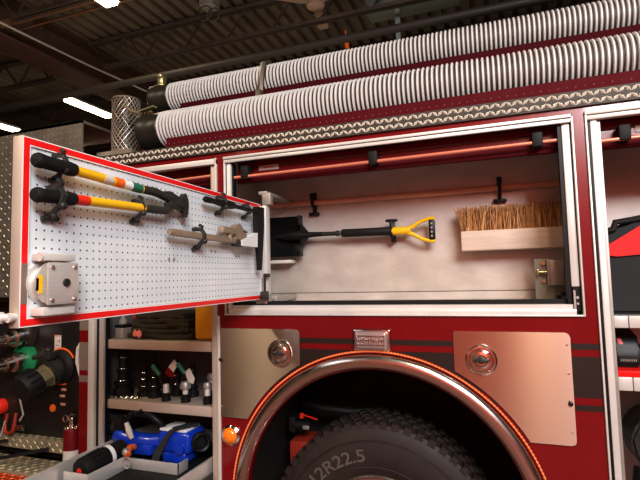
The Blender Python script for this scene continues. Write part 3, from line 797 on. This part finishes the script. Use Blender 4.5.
board_clip(-1.222, 2.210, .70, .1); board_clip(-1.238, 2.110, .86, .05); board_clip(-.91, 2.126, .70, .1)
board_clip(-.385, 2.216, .75, .1); board_clip(-.15, 2.215, .62, .1); board_clip(-.56, 2.055, .8, .2)

# ------------------------------------------------------------------ tools on the board (each a thing)
HX = BX+.036
def P3(y, z, dx=0.0): return Vector((HX+dx, y, z))  # tool positions traced from image pixels, then scaled about the camera onto this plane
t = thing('bolt_cutter', 'long bolt cutter with yellow handles, black grips and dark hooked jaw', 'bolt cutter', (HX, -.95, 2.09))
def seg_of(a, b_, f0, f1): return a+(b_-a)*f0, a+(b_-a)*f1
a1, e1 = P3(-1.313, 2.205), P3(-.785, 2.188)
a2, e2 = P3(-1.313, 2.113), P3(-.785, 2.134)
def grip_mesh(a, b_):
    d = (b_-a).length
    return B().lathe([(.0, 0), (.016, .002), (.0205, .010), (.020, .02), (.0185, .03), (.0185, d-.03), (.0205, d-.02), (.018, d), (0, d)], a, b_-a, 18)
obj('grip', grip_mesh(*seg_of(a1, e1, 0, .24)), 'rubber', t)
obj('grip', grip_mesh(*seg_of(a2, e2, 0, .24)), 'rubber', t)
obj('handle_tube', B().cyl(*seg_of(a1, e1, .23, .76), .0145), 'yellow', t)
obj('handle_tube', B().cyl(*seg_of(a2, e2, .23, .78), .0145), 'yellow', t)
for f0, f1, m in ((.435, .50, 'tag_white'), (.52, .59, 'orange'), (.59, .66, 'white'), (.66, .75, 'green')):
    obj('handle_band', B().cyl(*seg_of(a1, e1, f0, f1), .0152), m, t)
obj('handle_band', B().cyl(*seg_of(a2, e2, .235, .33), .0152), 'redtape', t)
b = B(); p, q = seg_of(a1, e1, .75, 1.02); b.tube([p, p+(q-p)*.5+Vector((0, 0, .004)), q+Vector((0, 0, -.005))], [.014, .0155, .014], 12)
obj('handle_end', b, 'gray_tool', t)
b = B(); p, q = seg_of(a2, e2, .78, 1.0); b.tube([p, p+(q-p)*.5, q, P3(-.745, 2.158)], [.0135, .015, .014, .012], 12)
obj('handle_end', b, 'gray_tool', t)
yz = [(-.80, 2.203), (-.765, 2.208), (-.738, 2.200), (-.715, 2.194), (-.697, 2.196), (-.684, 2.210), (-.674, 2.214), (-.660, 2.192), (-.656, 2.170), (-.660, 2.145), (-.668, 2.122), (-.676, 2.124), (-.684, 2.146), (-.705, 2.146), (-.735, 2.150), (-.76, 2.160), (-.785, 2.182)]
b = B(); b.prism([(HX-.010, y, z) for y, z in yz], (.020, 0, 0)); b.cyl((HX-.016, -.708, 2.170), (HX+.016, -.708, 2.170), .016, seg=16).cyl((HX-.016, -.765, 2.187), (HX+.015, -.765, 2.187), .009).cyl((HX-.016, -.765, 2.160), (HX+.015, -.765, 2.160), .009)
obj('jaw', b, 'gray_tool', t)

t = thing('pickaxe', 'black handled pick with long vertical spike hung at the rear of tool board', 'pick', (HX, -.25, 1.92))
a, e = P3(-.537, 2.214), P3(-.06, 2.217)
b = B(); L_ = (e-a).length
b.lathe([(.0, 0), (.010, .003), (.0135, .01), (.0135, .05), (.0115, .06), (.0125, .08), (.017, .16), (.019, .2), (.015, .235), (.010, .25), (.010, L_)], a, e-a, 16)
obj('handle', b, 'black', t)
b = B(); b.prism([(HX-.012, -.088, 2.240), (HX-.012, -.010, 2.243), (HX-.012, -.012, 2.15), (HX-.012, -.030, 2.02), (HX-.012, -.046, 1.922), (HX-.012, -.056, 1.922), (HX-.012, -.075, 2.06), (HX-.012, -.092, 2.15)], (.024, 0, 0))
obj('spike_head', b, 'rubber', t)

t = thing('pipe_wrench', 'tan pipe wrench with pale block at its jaw, low on the tool board', 'pipe wrench', (HX, -.35, 2.03))
a, e = P3(-.753, 2.060), P3(-.22, 2.054)
obj('handle', B().bar(a, e, .020, .026, (0, 0, 1), .005).cyl(a+Vector((-.001, -.01, 0)), a+Vector((0, .012, 0)), .012, seg=12), 'tan', t)
b = B()
b.box(HX-.016, HX+.016, -.415, -.27, 2.082, 2.112, .006).cyl((HX-.017, -.275, 2.098), (HX+.017, -.275, 2.098), .036, seg=20).box(HX-.014, HX+.014, -.30, -.20, 2.06, 2.098, .006)
b.cyl((HX, -.34, 2.05), (HX, -.34, 2.09), .014, seg=12)
obj('hook_jaw', b, 'tan', t)
obj('heel_jaw', B().box(HX-.016, HX+.016, -.30, -.24, 2.030, 2.058, .003), 'gray_tool', t)
obj('spring_pin', B().cyl((HX, -.24, 2.108), (HX, -.175, 2.104), .009, .004, 10), 'gray_tool', t)
obj('jaw_block', B().prism([(HX-.012, -.262, 2.034), (HX-.012, -.108, 2.034), (HX-.012, -.105, 2.106), (HX-.012, -.16, 2.088), (HX-.012, -.262, 2.060)], (.034, 0, 0)), 'white', t)

# reel in the lower front corner of the board
RX = BX+.055
t = thing('cord_reel', 'square faced metal reel mounted low at outer corner of tool board', 'reel', (BX, -1.19, 1.79))
yc, zc = -1.243, 1.885
obj('drum', B().lathe([(.058, 0), (.058, .006), (.048, .008), (.048, .030), (.058, .032), (.058, .040), (0, .040)], (BX-.003, yc, zc), (1, 0, 0), 36), 'alu', t)
obj('cover_plate', B().box(RX-.006, RX+.001, -1.281, -1.186, 1.828, 1.938, .002), 'alu', t)
for y_ in (-1.269, -1.198):
    for z_ in (1.840, 1.926): obj('bolt', B().lathe([(.006, 0), (.006, .002), (.004, .005), (0, .0055)], (RX+.001, y_, z_), (1, 0, 0), 10), 'chrome_soft', t)
obj('center_hub', B().lathe([(.011, 0), (.011, .004), (.006, .006), (.006, .003), (0, .003)], (RX+.001, -1.226, 1.885), (1, 0, 0), 16), 'gray_tool', t)
obj('caution_label', B().box(RX-.0195, RX-.0170, -1.293, -1.2815, 1.858, 1.906), 'yellow', t)
obj('dark_slot', B().box(RX-.0195, RX-.0180, -1.300, -1.291, 1.866, 1.898), 'gray_tool', t)
obj('upper_bracket', B().box(BX-.003, RX-.01, -1.285, -1.185, 1.943, 1.962, .003).cyl((RX-.022, -1.29, 1.953), (RX-.022, -1.27, 1.953), .012, seg=12), 'alu_frame', t)
obj('lower_bracket', B().box(BX-.003, RX-.01, -1.285, -1.185, 1.800, 1.822, .003), 'alu_frame', t)

# ------------------------------------------------------------------ middle locker contents
o = obj('wooden_pole', B().cyl((-1.345, .425, 2.320), (.366, .425, 2.320), .0165, seg=20), 'wood_pole')
tag(o, 'long varnished wooden pole clipped along the locker back wall above the shovel', 'pole')
t = thing('push_broom', 'push broom head with pale wood block and upright tan bristles', 'broom', (.1, .36, 1.99))
b = B().box(-.134, .362, .325, .388, 1.992, 2.095, .007, 3)
obj('block', b, 'wood_block', t)
b = B()
for i in range(1500):
    x_ = random.uniform(-.128, .358); y_ = random.uniform(.328, .385)
    ln = random.uniform(.105, .135); 
    edge = max(0, (-.09-x_)/.04)
    dx = random.gauss(0, .011)-.022*edge; dy = random.gauss(0, .008)
    a = Vector((x_, y_, 2.090)); m_ = a+Vector((dx*.4, dy*.4, ln*.55)); e = a+Vector((dx, dy, ln))
    w = .0011+random.random()*.0008
    b.mi = random.choice((0, 0, 0, 1, 2))
    b.tube([a, m_, e], [w, w, w*.6], 3, caps=False)
M['bristle_dark'] = mat('dark broom bristle', (.15, .055, .018), .75, var=.3, vscale=20)
M['bristle_pale'] = mat('pale broom bristle', (.66, .36, .15), .7, var=.3, vscale=20)
obj('bristles', b, ['bristle', 'bristle_dark', 'bristle_pale'], t)
# shovel
SY = .375
t = thing('shovel', 'black shovel with yellow D handle lying sideways along locker back wall', 'shovel', (-.7, SY, 2.0))
b = B()
nx_, nz_ = 10, 10; rows = []
for i in range(nx_+1):
    u = i/nx_; row = []
    for j in range(nz_+1):
        v = -1+2*j/nz_
        hw = .118 if u > .25 else .085+.033*math.sin(u/.25*PI/2)
        x_ = -1.338+u*.300; 
        z_ = 2.123+v*hw
        y_ = SY+.040-.030*v*v + (.012 if u > .9 else 0)-.01*math.sin(u*PI)
        row.append(b.bm.verts.new((x_, y_, z_)))
    rows.append(row)
for i in range(nx_):
    for j in range(nz_): b._f((rows[i][j], rows[i+1][j], rows[i+1][j+1], rows[i][j+1]))
bmesh.ops.solidify(b.bm, geom=b.bm.faces[:], thickness=.004)
obj('blade', b, 'black', t)
b = B(); b.box(-1.045, -1.030, SY-.030, SY+.02, 2.185, 2.243, .004).box(-1.045, -1.030, SY-.030, SY+.02, 2.003, 2.06, .004)
b.tube([(-1.20, SY+.015, 2.125), (-1.10, SY+.005, 2.125), (-1.04, SY, 2.126), (-.99, SY-.005, 2.126), (-.90, SY-.005, 2.126)], [.012, .03, .030, .017, .013], 14)
b.prism([(-1.035, SY-.012, 2.05), (-1.01, SY-.012, 2.08), (-.985, SY-.012, 2.112), (-.985, SY-.012, 2.14), (-1.01, SY-.012, 2.17), (-1.035, SY-.012, 2.2)], (0, .016, 0))
obj('socket', b, 'black', t)
b = B().lathe([(.0125, 0), (.0125, .10), (.016, .105), (.016, .12), (.0145, .125)], (-.92, SY-.005, 2.126), (1, 0, -.01), 16)
obj('shaft', b, 'gray_tool', t)
obj('grip_sleeve', B().lathe([(.018, 0), (.023, .01), (.023, .275), (.019, .285)], (-.785, SY-.005, 2.124), (1, 0, -.012), 18), 'rubber', t)
b = B()
b.lathe([(.021, 0), (.023, .01), (.022, .06), (.017, .10)], (-.495, SY-.005, 2.119), (1, 0, -.005), 18)
for sg in (1, -1):
    b.tube([(-.42, SY-.005, 2.118+sg*.006), (-.38, SY-.006, 2.118+sg*.022), (-.335, SY-.007, 2.117+sg*.048), (-.295, SY-.008, 2.116+sg*.060), (-.265, SY-.008, 2.115+sg*.060)], [.013, .011, .010, .010, .010], 10)
obj('d_handle', b, 'yellow', t)
obj('hand_grip', B().box(-.297, -.265, SY-.024, SY+.010, 2.062, 2.168, .008), 'black', t)
b = B()
for i in range(4): b.box(-.286, -.276, SY-.0262, SY-.0235, 2.076+i*.022, 2.088+i*.022, .001, 1)
obj('grip_mark', b, 'alu_dull', t)

# ------------------------------------------------------------------ suction hoses on the roof
def suction_hose(x0, x1, y, z, r, pitch, label, cl, lug):
    t = thing('suction_hose', label, 'hose', (x0, y, z-r), 'ribbed suction hoses on the roof')
    b = B(); b.cyl((x0, y, z), (x1, y, z), r*.90, seg=36); b.mi = 1
    n = int((x1-x0)/pitch)
    for i in range(n):
        xx = x0+(i+.5)*pitch
        b.lathe([(r*.90, -pitch*.27), (r*.965, -pitch*.25), (r, -pitch*.12), (r, pitch*.12), (r*.965, pitch*.25), (r*.90, pitch*.27)], (xx, y, z), (1, 0, 0), 40, caps=False)
    obj('ribbed_tube', b, ['hose_core', 'hose_rib'], t)
    b = B().lathe([(0, .004), (r*.55, 0), (r*.95, 0), (r*1.02, .008), (r*1.02, cl*.45), (r*.98, cl*.5), (r*.98, cl), (r*.9, cl+.01)], (x0-cl, y, z), (1, 0, 0), 36)
    obj('coupling', b, 'cuff', t)
    obj('coupling_lug', lug, 'brass', t)
    return t
lug1 = B().box(-1.94, -1.90, .10, .14, 2.89, 2.92, .006).tube([(-1.95, .10, 2.90), (-1.985, .05, 2.905), (-2.01, .02, 2.93)], .012, 8).bar((-1.94, .08, 2.905), (-1.83, .07, 2.915), .03, .010)
suction_hose(-1.80, 1.75, .14, 2.787, .112, .0228, 'lower of the two white ribbed hoses, resting in the front red trough', .15, lug1)
lug2 = B().box(-2.08, -2.03, .40, .44, 3.20, 3.27, .006).box(-2.075, -2.035, .39, .45, 3.262, 3.285, .004).box(-2.10, -2.02, .39, .45, 3.198, 3.214, .004)
suction_hose(-1.955, 1.75, .42, 3.108, .100, .0228, 'upper of the two white ribbed hoses, strapped in the rear trough', .15, lug2)

# ------------------------------------------------------------------ front locker contents: top shelf
b = B()
def tarp(b, x0, x1, y0, y1, z0, h, n):
    for k in range(n):
        zz = z0+h*k/n; hh = h/n
        ins = .012*k+random.uniform(0, .012)
        pts = [(x0+ins, y0+ins*.5), (x1-ins*1.5, y0+ins*.4)]
        m_ = 14; top = []; bot = []
        ring = []
        for i in range(m_+1):
            u = i/m_; ring.append((x0+ins+(x1-x0-2.2*ins)*u, y0+.012*math.sin(u*9+k*2)+ins*.4, zz+.010*math.sin(u*7+k)))
        for i in range(m_):
            a_, c_ = ring[i], ring[i+1]
            b.tube([(a_[0], a_[1]+hh*.45, a_[2]+hh*.5), (c_[0], c_[1]+hh*.45, c_[2]+hh*.5)], hh*.52, 8, caps=True)
        b.box(x0+ins, x1-1.5*ins, y0+hh*.4, y1, zz+.002, zz+hh*.95, .006)
tarp(b, -2.06, -1.60, .10, .44, 1.545, .145, 5)
t = thing('folded_tarp', 'folded dark olive tarp with pink tag on the top shelf', 'tarp', (-1.83, .25, 1.545))
obj('canvas', b, 'olive', t)
b = B(); b.box(-1.985, -1.925, .066, .078, 1.560, 1.592, .006).box(-1.975, -1.965, .064, .078, 1.585, 1.602, .003).box(-1.945, -1.935, .064, .078, 1.552, 1.60, .003)
obj('pink_tag', b, 'pink', t)
t = thing('yellow_canister', 'ochre yellow canister standing at the right end of top shelf', 'canister', (-1.53, .16, 1.545))
obj('canister_body', B().box(-1.585, -1.44, .10, .25, 1.545, 1.79, .018, 3), 'yellow_can', t)
obj('canister_lid', B().cyl((-1.51, .17, 1.79), (-1.51, .17, 1.82), .04), 'black', t)
for nm, x0, x1, z1, m, lab, cat in (('cup', -2.19, -2.155, 1.66, 'white', 'small pale bottle at the left end of top shelf', 'bottle'),
                                   ('storage_case', -2.148, -2.085, 1.605, 'grey_box', 'small dull grey case beside the folded tarp', 'case')):
    pass
o = obj('bottle', B().lathe([(.022, 0), (.024, .01), (.024, .10), (.012, .12), (.012, .14), (0, .14)], (-2.165, .19, 1.542), (0, 0, 1), 16), 'grey_box'); tag(o, 'small grey bottle at the far left of the top shelf', 'bottle')
t = thing('storage_case', 'small dull grey case left of the folded tarp on the top shelf', 'case', (-2.11, .15, 1.541))
obj('case_body', B().box(-2.145, -2.085, .10, .22, 1.541, 1.605, .006), 'grey_box', t)
obj('case_lid', B().box(-2.147, -2.083, .098, .222, 1.606, 1.622, .005), 'black', t)
t = thing('first_aid_pouch', 'red pouch lying behind the grey case on the top shelf', 'pouch', (-2.10, .3, 1.541))
obj('pouch_body', B().box(-2.14, -2.07, .25, .40, 1.541, 1.68, .02, 3), 'dark_red', t)
obj('pouch_flap', B().box(-2.142, -2.068, .245, .30, 1.62, 1.685, .012, 2), 'redtape', t)

# ------------------------------------------------------------------ front locker contents: nozzles on the second shelf
SZ = 1.2
def nozzle(x, y, z0, h, r, label, mats=('black', 'chrome_soft'), tip=True):
    t = thing('hose_nozzle', label, 'nozzle', (x, y, z0), 'hose nozzles and fittings on the second shelf')
    obj('bumper', B().lathe([(r, 0), (r*1.08, .008), (r*1.08, h*.14), (r*.80, h*.19), (r*.80, h*.24), (r, h*.26), (r, h*.30), (r*.62, h*.34)], (x, y, z0), (0, 0, 1), 24), mats[0], t)
    obj('barrel', B().lathe([(r*.60, h*.30), (r*.60, h*.48), (r*.72, h*.50), (r*.72, h*.56), (r*.52, h*.58), (r*.50, h*.80), (r*.62, h*.82), (r*.62, h*.88), (r*.40, h*.9), (r*.38, h), (0, h)], (x, y, z0), (0, 0, 1), 20), mats[0], t)
    for f, k in ((.575, .56), (.80, .55), (.335, .66)): obj('metal_band', B().ring((x, y, z0+h*f), (0, 0, 1), r*k, r*.05, 20, 6), mats[1], t)
    return t
nozzle(-2.105, .13, SZ, .285, .055, 'tallest black nozzle standing at left end of the second shelf')
nozzle(-1.985, .17, SZ, .17, .040, 'short black nozzle just right of the tallest nozzle')
nozzle(-1.895, .15, SZ, .20, .038, 'black nozzle standing in the middle of the second shelf')
nozzle(-1.79, .22, SZ, .21, .034, 'black nozzle hung with a red and white tag')
nozzle(-1.68, .22, SZ, .19, .034, 'black nozzle behind the pair of pale metal caps')
FG = 'metal hose fittings on the second shelf'
def fitting(x, y, h, r, label, ballr=0):
    t = thing('hose_fitting', label, 'fitting', (x, y, SZ), FG)
    obj('fitting_base', B().lathe([(r*1.5, 0), (r*1.5, .03), (r*1.1, .035), (r*1.1, .045)], (x, y, SZ), (0, 0, 1), 20), 'black', t)
    b = B().lathe([(r, .04), (r, h), (r*.9, h+.004), (r*.7, h+.004), (r*.7, h-.01), (0, h-.01)], (x, y, SZ), (0, 0, 1), 20)
    obj('fitting_tube', b, 'alu_frame', t)
    if ballr: obj('fitting_dome', B().lathe([(ballr, h), (ballr*1.05, h+ballr*.6), (ballr*.8, h+ballr*1.2), (0, h+ballr*1.4)], (x, y, SZ), (0, 0, 1), 20), 'alu_dull', t)
fitting(-1.775, .10, .088, .017, 'plain pale metal fitting in front of the tagged nozzle')
fitting(-1.645, .10, .075, .016, 'pale metal fitting with a round grey dome top', .030)
fitting(-1.50, .10, .085, .017, 'pale metal fitting at the right end of the second shelf', .024)
fitting(-1.56, .24, .10, .022, 'dull domed fitting behind the right hand fittings', .030)
for x, z, lab in ((-1.855, 1.372, 'green sleeved hose tool leaning behind the middle nozzle'), (-1.68, 1.388, 'green sleeved hose tool leaning beside the hanging paper tag')):
    t = thing('spanner_wrench', lab, 'wrench', (x, .12, SZ), 'green sleeved tools on the second shelf')
    obj('sleeve', B().tube([(x+.022, .115, z-.035), (x-.02, .105, z+.022)], [.012, .014], 12), 'green', t)
    obj('shaft', B().tube([(x+.05, .115, SZ), (x+.045, .117, z-.10), (x+.022, .115, z-.034)], [.009, .009, .009], 8), 'black', t)
o = obj('paper_tag', B().prism([(-1.66, .11, 1.36), (-1.625, .11, 1.385), (-1.59, .11, 1.33), (-1.60, .11, 1.30), (-1.63, .11, 1.305)], (0, .003, 0)), 'tag_white'); tag(o, 'pale paper tag hanging at right among the nozzles', 'tag')
t = thing('paper_tag', 'pale paper tag with red lower half hanging among the nozzles', 'tag', (-1.76, .12, 1.35))
obj('tag_sheet', B().prism([(-1.775, .12, 1.385), (-1.735, .12, 1.43), (-1.71, .12, 1.40), (-1.74, .12, 1.355)], (0, .003, 0)), 'tag_white', t)
obj('red_end', B().prism([(-1.80, .12, 1.35), (-1.775, .12, 1.385), (-1.74, .12, 1.355), (-1.73, .12, 1.33), (-1.77, .12, 1.325)], (0, .003, 0)), 'dark_red', t)
for i in range(5):
    o = obj('spare_ring', B().ring((-2.11+i*.035, .085, SZ+.006), (0, 0, 1), .012, .005, 12, 6), 'chrome_soft')
    tag(o, 'small loose chrome ring at left front edge of the second shelf', 'ring', 'loose chrome rings on the second shelf')

# ------------------------------------------------------------------ pull-out tray contents
t = thing('rescue_tool', 'blue battery rescue tool with black handle and strap in the tray', 'rescue tool', (-1.85, .12, .86))
b = B(); b.box(-1.795, -1.590, .05, .22, .93, 1.045, .022, 3).box(-1.78, -1.62, .06, .20, .87, .94, .02, 3).cyl((-1.64, .05, .965), (-1.64, .03, .965), .028, seg=16)
obj('motor_housing', b, 'blue', t)
b = B(); b.tube([(-2.09, .07, 1.0), (-2.04, .07, .985), (-1.97, .08, .97), (-1.88, .10, .965), (-1.79, .12, .97)], [.042, .052, .045, .040, .048], 16).box(-2.03, -1.84, .05, .16, .90, .96, .015, 2)
obj('arm_housing', b, 'blue', t)
obj('white_label', B().box(-1.79, -1.715, .06, .20, 1.044, 1.058, .004).box(-1.69, -1.615, .06, .20, 1.044, 1.058, .004), 'white', t)
b = B(); b.tube([(-2.02, .06, 1.02), (-2.01, .05, 1.09), (-1.96, .05, 1.135), (-1.86, .06, 1.13), (-1.80, .08, 1.08), (-1.79, .1, 1.03)], .022, 10)
for i in range(4): b.ball((-2.0+i*.035, .03, 1.115+i*.012), .012, seg=8, rings=6)
obj('carry_handle', b, 'black', t)
obj('grey_pad', B().tube([(-1.985, .02, 1.085), (-1.965, .02, 1.04), (-1.945, .02, 1.0)], [.012, .018, .012], 8), 'tag_white', t)
obj('strap', B().prism([(-1.705, .035, 1.062), (-1.66, .035, 1.075), (-1.70, .035, 1.03), (-1.735, -.01, .93), (-1.75, -.01, .885), (-1.79, -.01, .885), (-1.775, -.01, .95)], (0, .012, 0)).bar((-1.68, .04, 1.068), (-1.60, .15, 1.075), .05, .008), 'bag_black', t)
obj('end_knob', B().lathe([(.03, 0), (.052, .005), (.052, .045), (.045, .05), (.035, .046), (.03, .02), (0, .02)], (-1.575, .13, .985), (.75, -.65, .05), 24), 'black', t)
b = B(); b.tube([(-2.19, .16, .98), (-2.14, .12, 1.03), (-2.08, .08, 1.05), (-2.03, .07, 1.06)], [.03, .045, .05, .04], 12)
for i in range(5): b.ring((-2.15+i*.02, .125-.012*i, 1.02+.008*i), (1, -.6, .4), .048, .006, 16, 6)
obj('black_head', b, 'rubber', t)
t = thing('hand_lamp', 'black cylinder lamp with red end lying in the tray corner', 'lamp', (-2.01, -.15, .86))
ax = Vector((.10, .97, .12)).normalized(); p0 = Vector((-2.015, -.275, .925))
obj('lamp_body', B().lathe([(.034, 0), (.055, .004), (.060, .02), (.060, .05), (.052, .055), (.054, .15), (.048, .16), (.046, .27), (0, .27)], p0, ax, 28), 'rubber', t)
obj('red_switch', B().lathe([(.017, -.004), (.017, .004)], p0, ax, 16), 'redtape', t)
obj('white_band', B().lathe([(.0545, .16), (.0545, .185)], p0, ax, 24, False), 'white', t)
b = B()
for k in range(12):
    u_, v_ = frame_of(ax); a = 2*PI*k/12; o_ = (u_*math.cos(a)+v_*math.sin(a))*.055
    b.tube([p0+ax*.06+o_, p0+ax*.145+o_], .005, 6)
obj('grip_ridge', b, 'black', t)
t = thing('carabiner', 'orange webbing with pale carabiner draped over the tray divider', 'carabiner', (-1.92, -.05, .93))
obj('webbing', B().tube([(-1.93, .02, .955), (-1.925, -.02, .965), (-1.915, -.05, .955), (-1.90, -.06, .94)], .018, 8), 'orange', t)
obj('snap_hook', B().ring((-1.905, -.06, .90), (0, 1, 0), .028, .005, 18, 6).ball((-1.92, -.055, .955), .022, seg=10, rings=8), 'alu_dull', t)

# ------------------------------------------------------------------ extinguisher on the running board
t = thing('fire_extinguisher', 'red cylinder with chrome head standing beside the striped red pillar', 'extinguisher', (-2.47, .02, .80))
xe, ye = -2.400, .035
obj('cylinder', B().lathe([(.044, .0), (.048, .01), (.048, .19), (.044, .205), (.03, .215), (.02, .22)], (xe, ye, .812), (0, 0, 1), 28), 'dark_red', t)
obj('label_band', B().lathe([(.0485, .01), (.0485, .085)], (xe, ye, .812), (0, 0, 1), 28, False), 'tag_white', t)
b = B().cyl((xe, ye, 1.03), (xe, ye, 1.08), .020).bar((xe-.03, ye, 1.07), (xe+.035, ye-.02, 1.115), .02, .012).bar((xe-.03, ye, 1.06), (xe+.035, ye-.02, 1.075), .02, .010).ring((xe-.03, ye-.02, 1.075), (0, 1, 0), .02, .004, 14, 6)
for k in range(9):
    a = 2*PI*k/9; b.ball((xe+.036*math.cos(a), ye+.036*math.sin(a), 1.022), .012, seg=8, rings=6)
obj('valve_head', b, 'chrome', t)

# ------------------------------------------------------------------ rear locker contents
t = thing('gear_bag', 'large black gear bag with a red front panel on the upper shelf', 'bag', (.85, .28, 1.69))
b = B(); 
prof = [(.425, 1.686), (.42, 1.95), (.455, 2.04), (.53, 2.075), (.62, 2.09), (.80, 2.12), (1.1, 2.12), (1.22, 2.05), (1.25, 1.85), (1.25, 1.686)]
b.prism([(x, .16, z) for x, z in prof], (0, .28, 0)); bmesh.ops.bevel(b.bm, geom=b.bm.edges[:], offset=.018, segments=3, affect='EDGES')
obj('bag_body', b, 'bag_black', t)
b = B(); b.prism([(.48, .150, 1.985), (.66, .150, 2.095), (.80, .150, 2.112), (1.1, .150, 2.11), (1.18, .150, 1.98), (.9, .150, 1.93), (.62, .150, 1.943), (.52, .150, 1.936), (.46, .150, 1.945)], (0, .012, 0))
obj('red_panel', b, 'bag_red', t)
b = B(); b.tube([(.44, .17, 2.02), (.47, .15, 2.045), (.51, .155, 2.055), (.52, .16, 2.085), (.57, .16, 2.09), (.72, .15, 2.115), (.95, .15, 2.14)], .014, 8)
obj('bag_strap', b, 'rubber', t)
t = thing('battery_charger', 'black battery charger with a red stripe on the red mat', 'charger', (.545, .2, 1.45))
b = B()
b.prism([(.485, .16, 1.466), (.485, .16, 1.54), (.487, .20, 1.60), (.485, .30, 1.62), (.485, .36, 1.60), (.485, .36, 1.466)], (.092, 0, 0)); bmesh.ops.bevel(b.bm, geom=b.bm.edges[:], offset=.008, segments=2, affect='EDGES')
obj('charger_body', b, 'black', t)
obj('red_stripe', B().prism([(.498, .183, 1.585), (.515, .183, 1.585), (.524, .168, 1.545), (.508, .168, 1.545)], (0, .012, 0)), 'redtape', t)
b = B().box(.492, .572, .150, .166, 1.482, 1.512, .003); b.mi = 1
for i in range(9): b.box(.502+i*.0068, .5055+i*.0068, .1485, .151, 1.493, 1.502)
obj('charger_front', b, ['rubber', 'grey_box'], t)
t2 = thing('battery_pack', 'black battery pack at the right edge beside the charger', 'battery', (.63, .2, 1.45))
obj('pack_body', B().box(.598, .70, .17, .30, 1.466, 1.545, .008), 'black', t2)
obj('pack_rail', B().box(.61, .69, .18, .29, 1.545, 1.565, .004), 'gray_tool', t2)
o = obj('shelf_mat', B().box(.465, 1.3, .09, .40, 1.4385, 1.464, .004), 'bright_red'); tag(o, 'bright red mat lining the lower right shelf', 'mat')
t = thing('power_saw', 'dark power tool in the bottom right locker, cut off by the frame', 'power tool', (.65, .25, .46))
b = B(); b.prism([(.52, .16, 1.17), (.55, .16, 1.235), (.60, .16, 1.275), (.75, .16, 1.30), (.9, .16, 1.24), (.9, .16, 1.05), (.56, .16, 1.05), (.53, .16, 1.10)], (0, .2, 0)); bmesh.ops.bevel(b.bm, geom=b.bm.edges[:], offset=.012, segments=2, affect='EDGES')
obj('saw_body', b, 'gray_tool', t)
obj('saw_handle', B().tube([(.55, .15, 1.06), (.535, .14, 1.0), (.55, .14, .92), (.60, .15, .86), (.72, .16, .84)], [.03, .026, .026, .03, .03], 10).tube([(.60, .15, 1.22), (.58, .14, 1.13), (.60, .14, 1.06)], .012, 8), 'black', t)
obj('saw_foot', B().box(.58, .86, .18, .34, .47, .85, .02), 'rubber', t)
obj('copper_hook', B().tube([(.60, .14, 1.02), (.575, .13, .99), (.57, .13, .95), (.59, .13, .92)], .010, 8), 'wood_pole', t)

# ------------------------------------------------------------------ light
w = bpy.data.worlds.new('garage_air'); sc.world = w; w.use_nodes = True
bg = w.node_tree.nodes['Background']; bg.inputs['Color'].default_value = (.80, .72, .64, 1); bg.inputs['Strength'].default_value = .20
def area(name, loc, target, e, sx, sy, col):
    o = lamp_at(*loc, e, sx, sy, col, name)
    d = Vector(target)-Vector(loc); o.rotation_euler = d.to_track_quat('-Z', 'Y').to_euler(); return o
area('high_bay_light', (2.4, -5.0, 4.7), (-.7, 0, 1.9), 400, 2.4, 1.6, (.93, .97, 1))
area('bay_wall_fill', (1.5, -5.6, 5.0), (1.5, -7.5, 2.0), 210, 3.4, .4, (1, .9, .78))  # added lamp, brightens the unseen red wall that the steel reflects
area('panel_streak_light', (-4.0, -5.0, 4.9), (-1.9, 0, 2.0), 3.2, .26, 2.2, (1, .86, .50))  # added narrow lamp, shaped to streak the left steel panel
area('panel_streak_light', (.66, -5.0, 4.9), (.2, 0, 2.0), 1.1, .10, 2.2, (1, .86, .52))  # added narrow lamp, shaped to streak the right steel panel
area('roof_bounce', (-3.5, 3.0, 3.4), (-3.5, 3.2, 6), 30, 6, 4, (1, .85, .62))  # added unseen lamp facing up, stands in for light bounced onto the deck
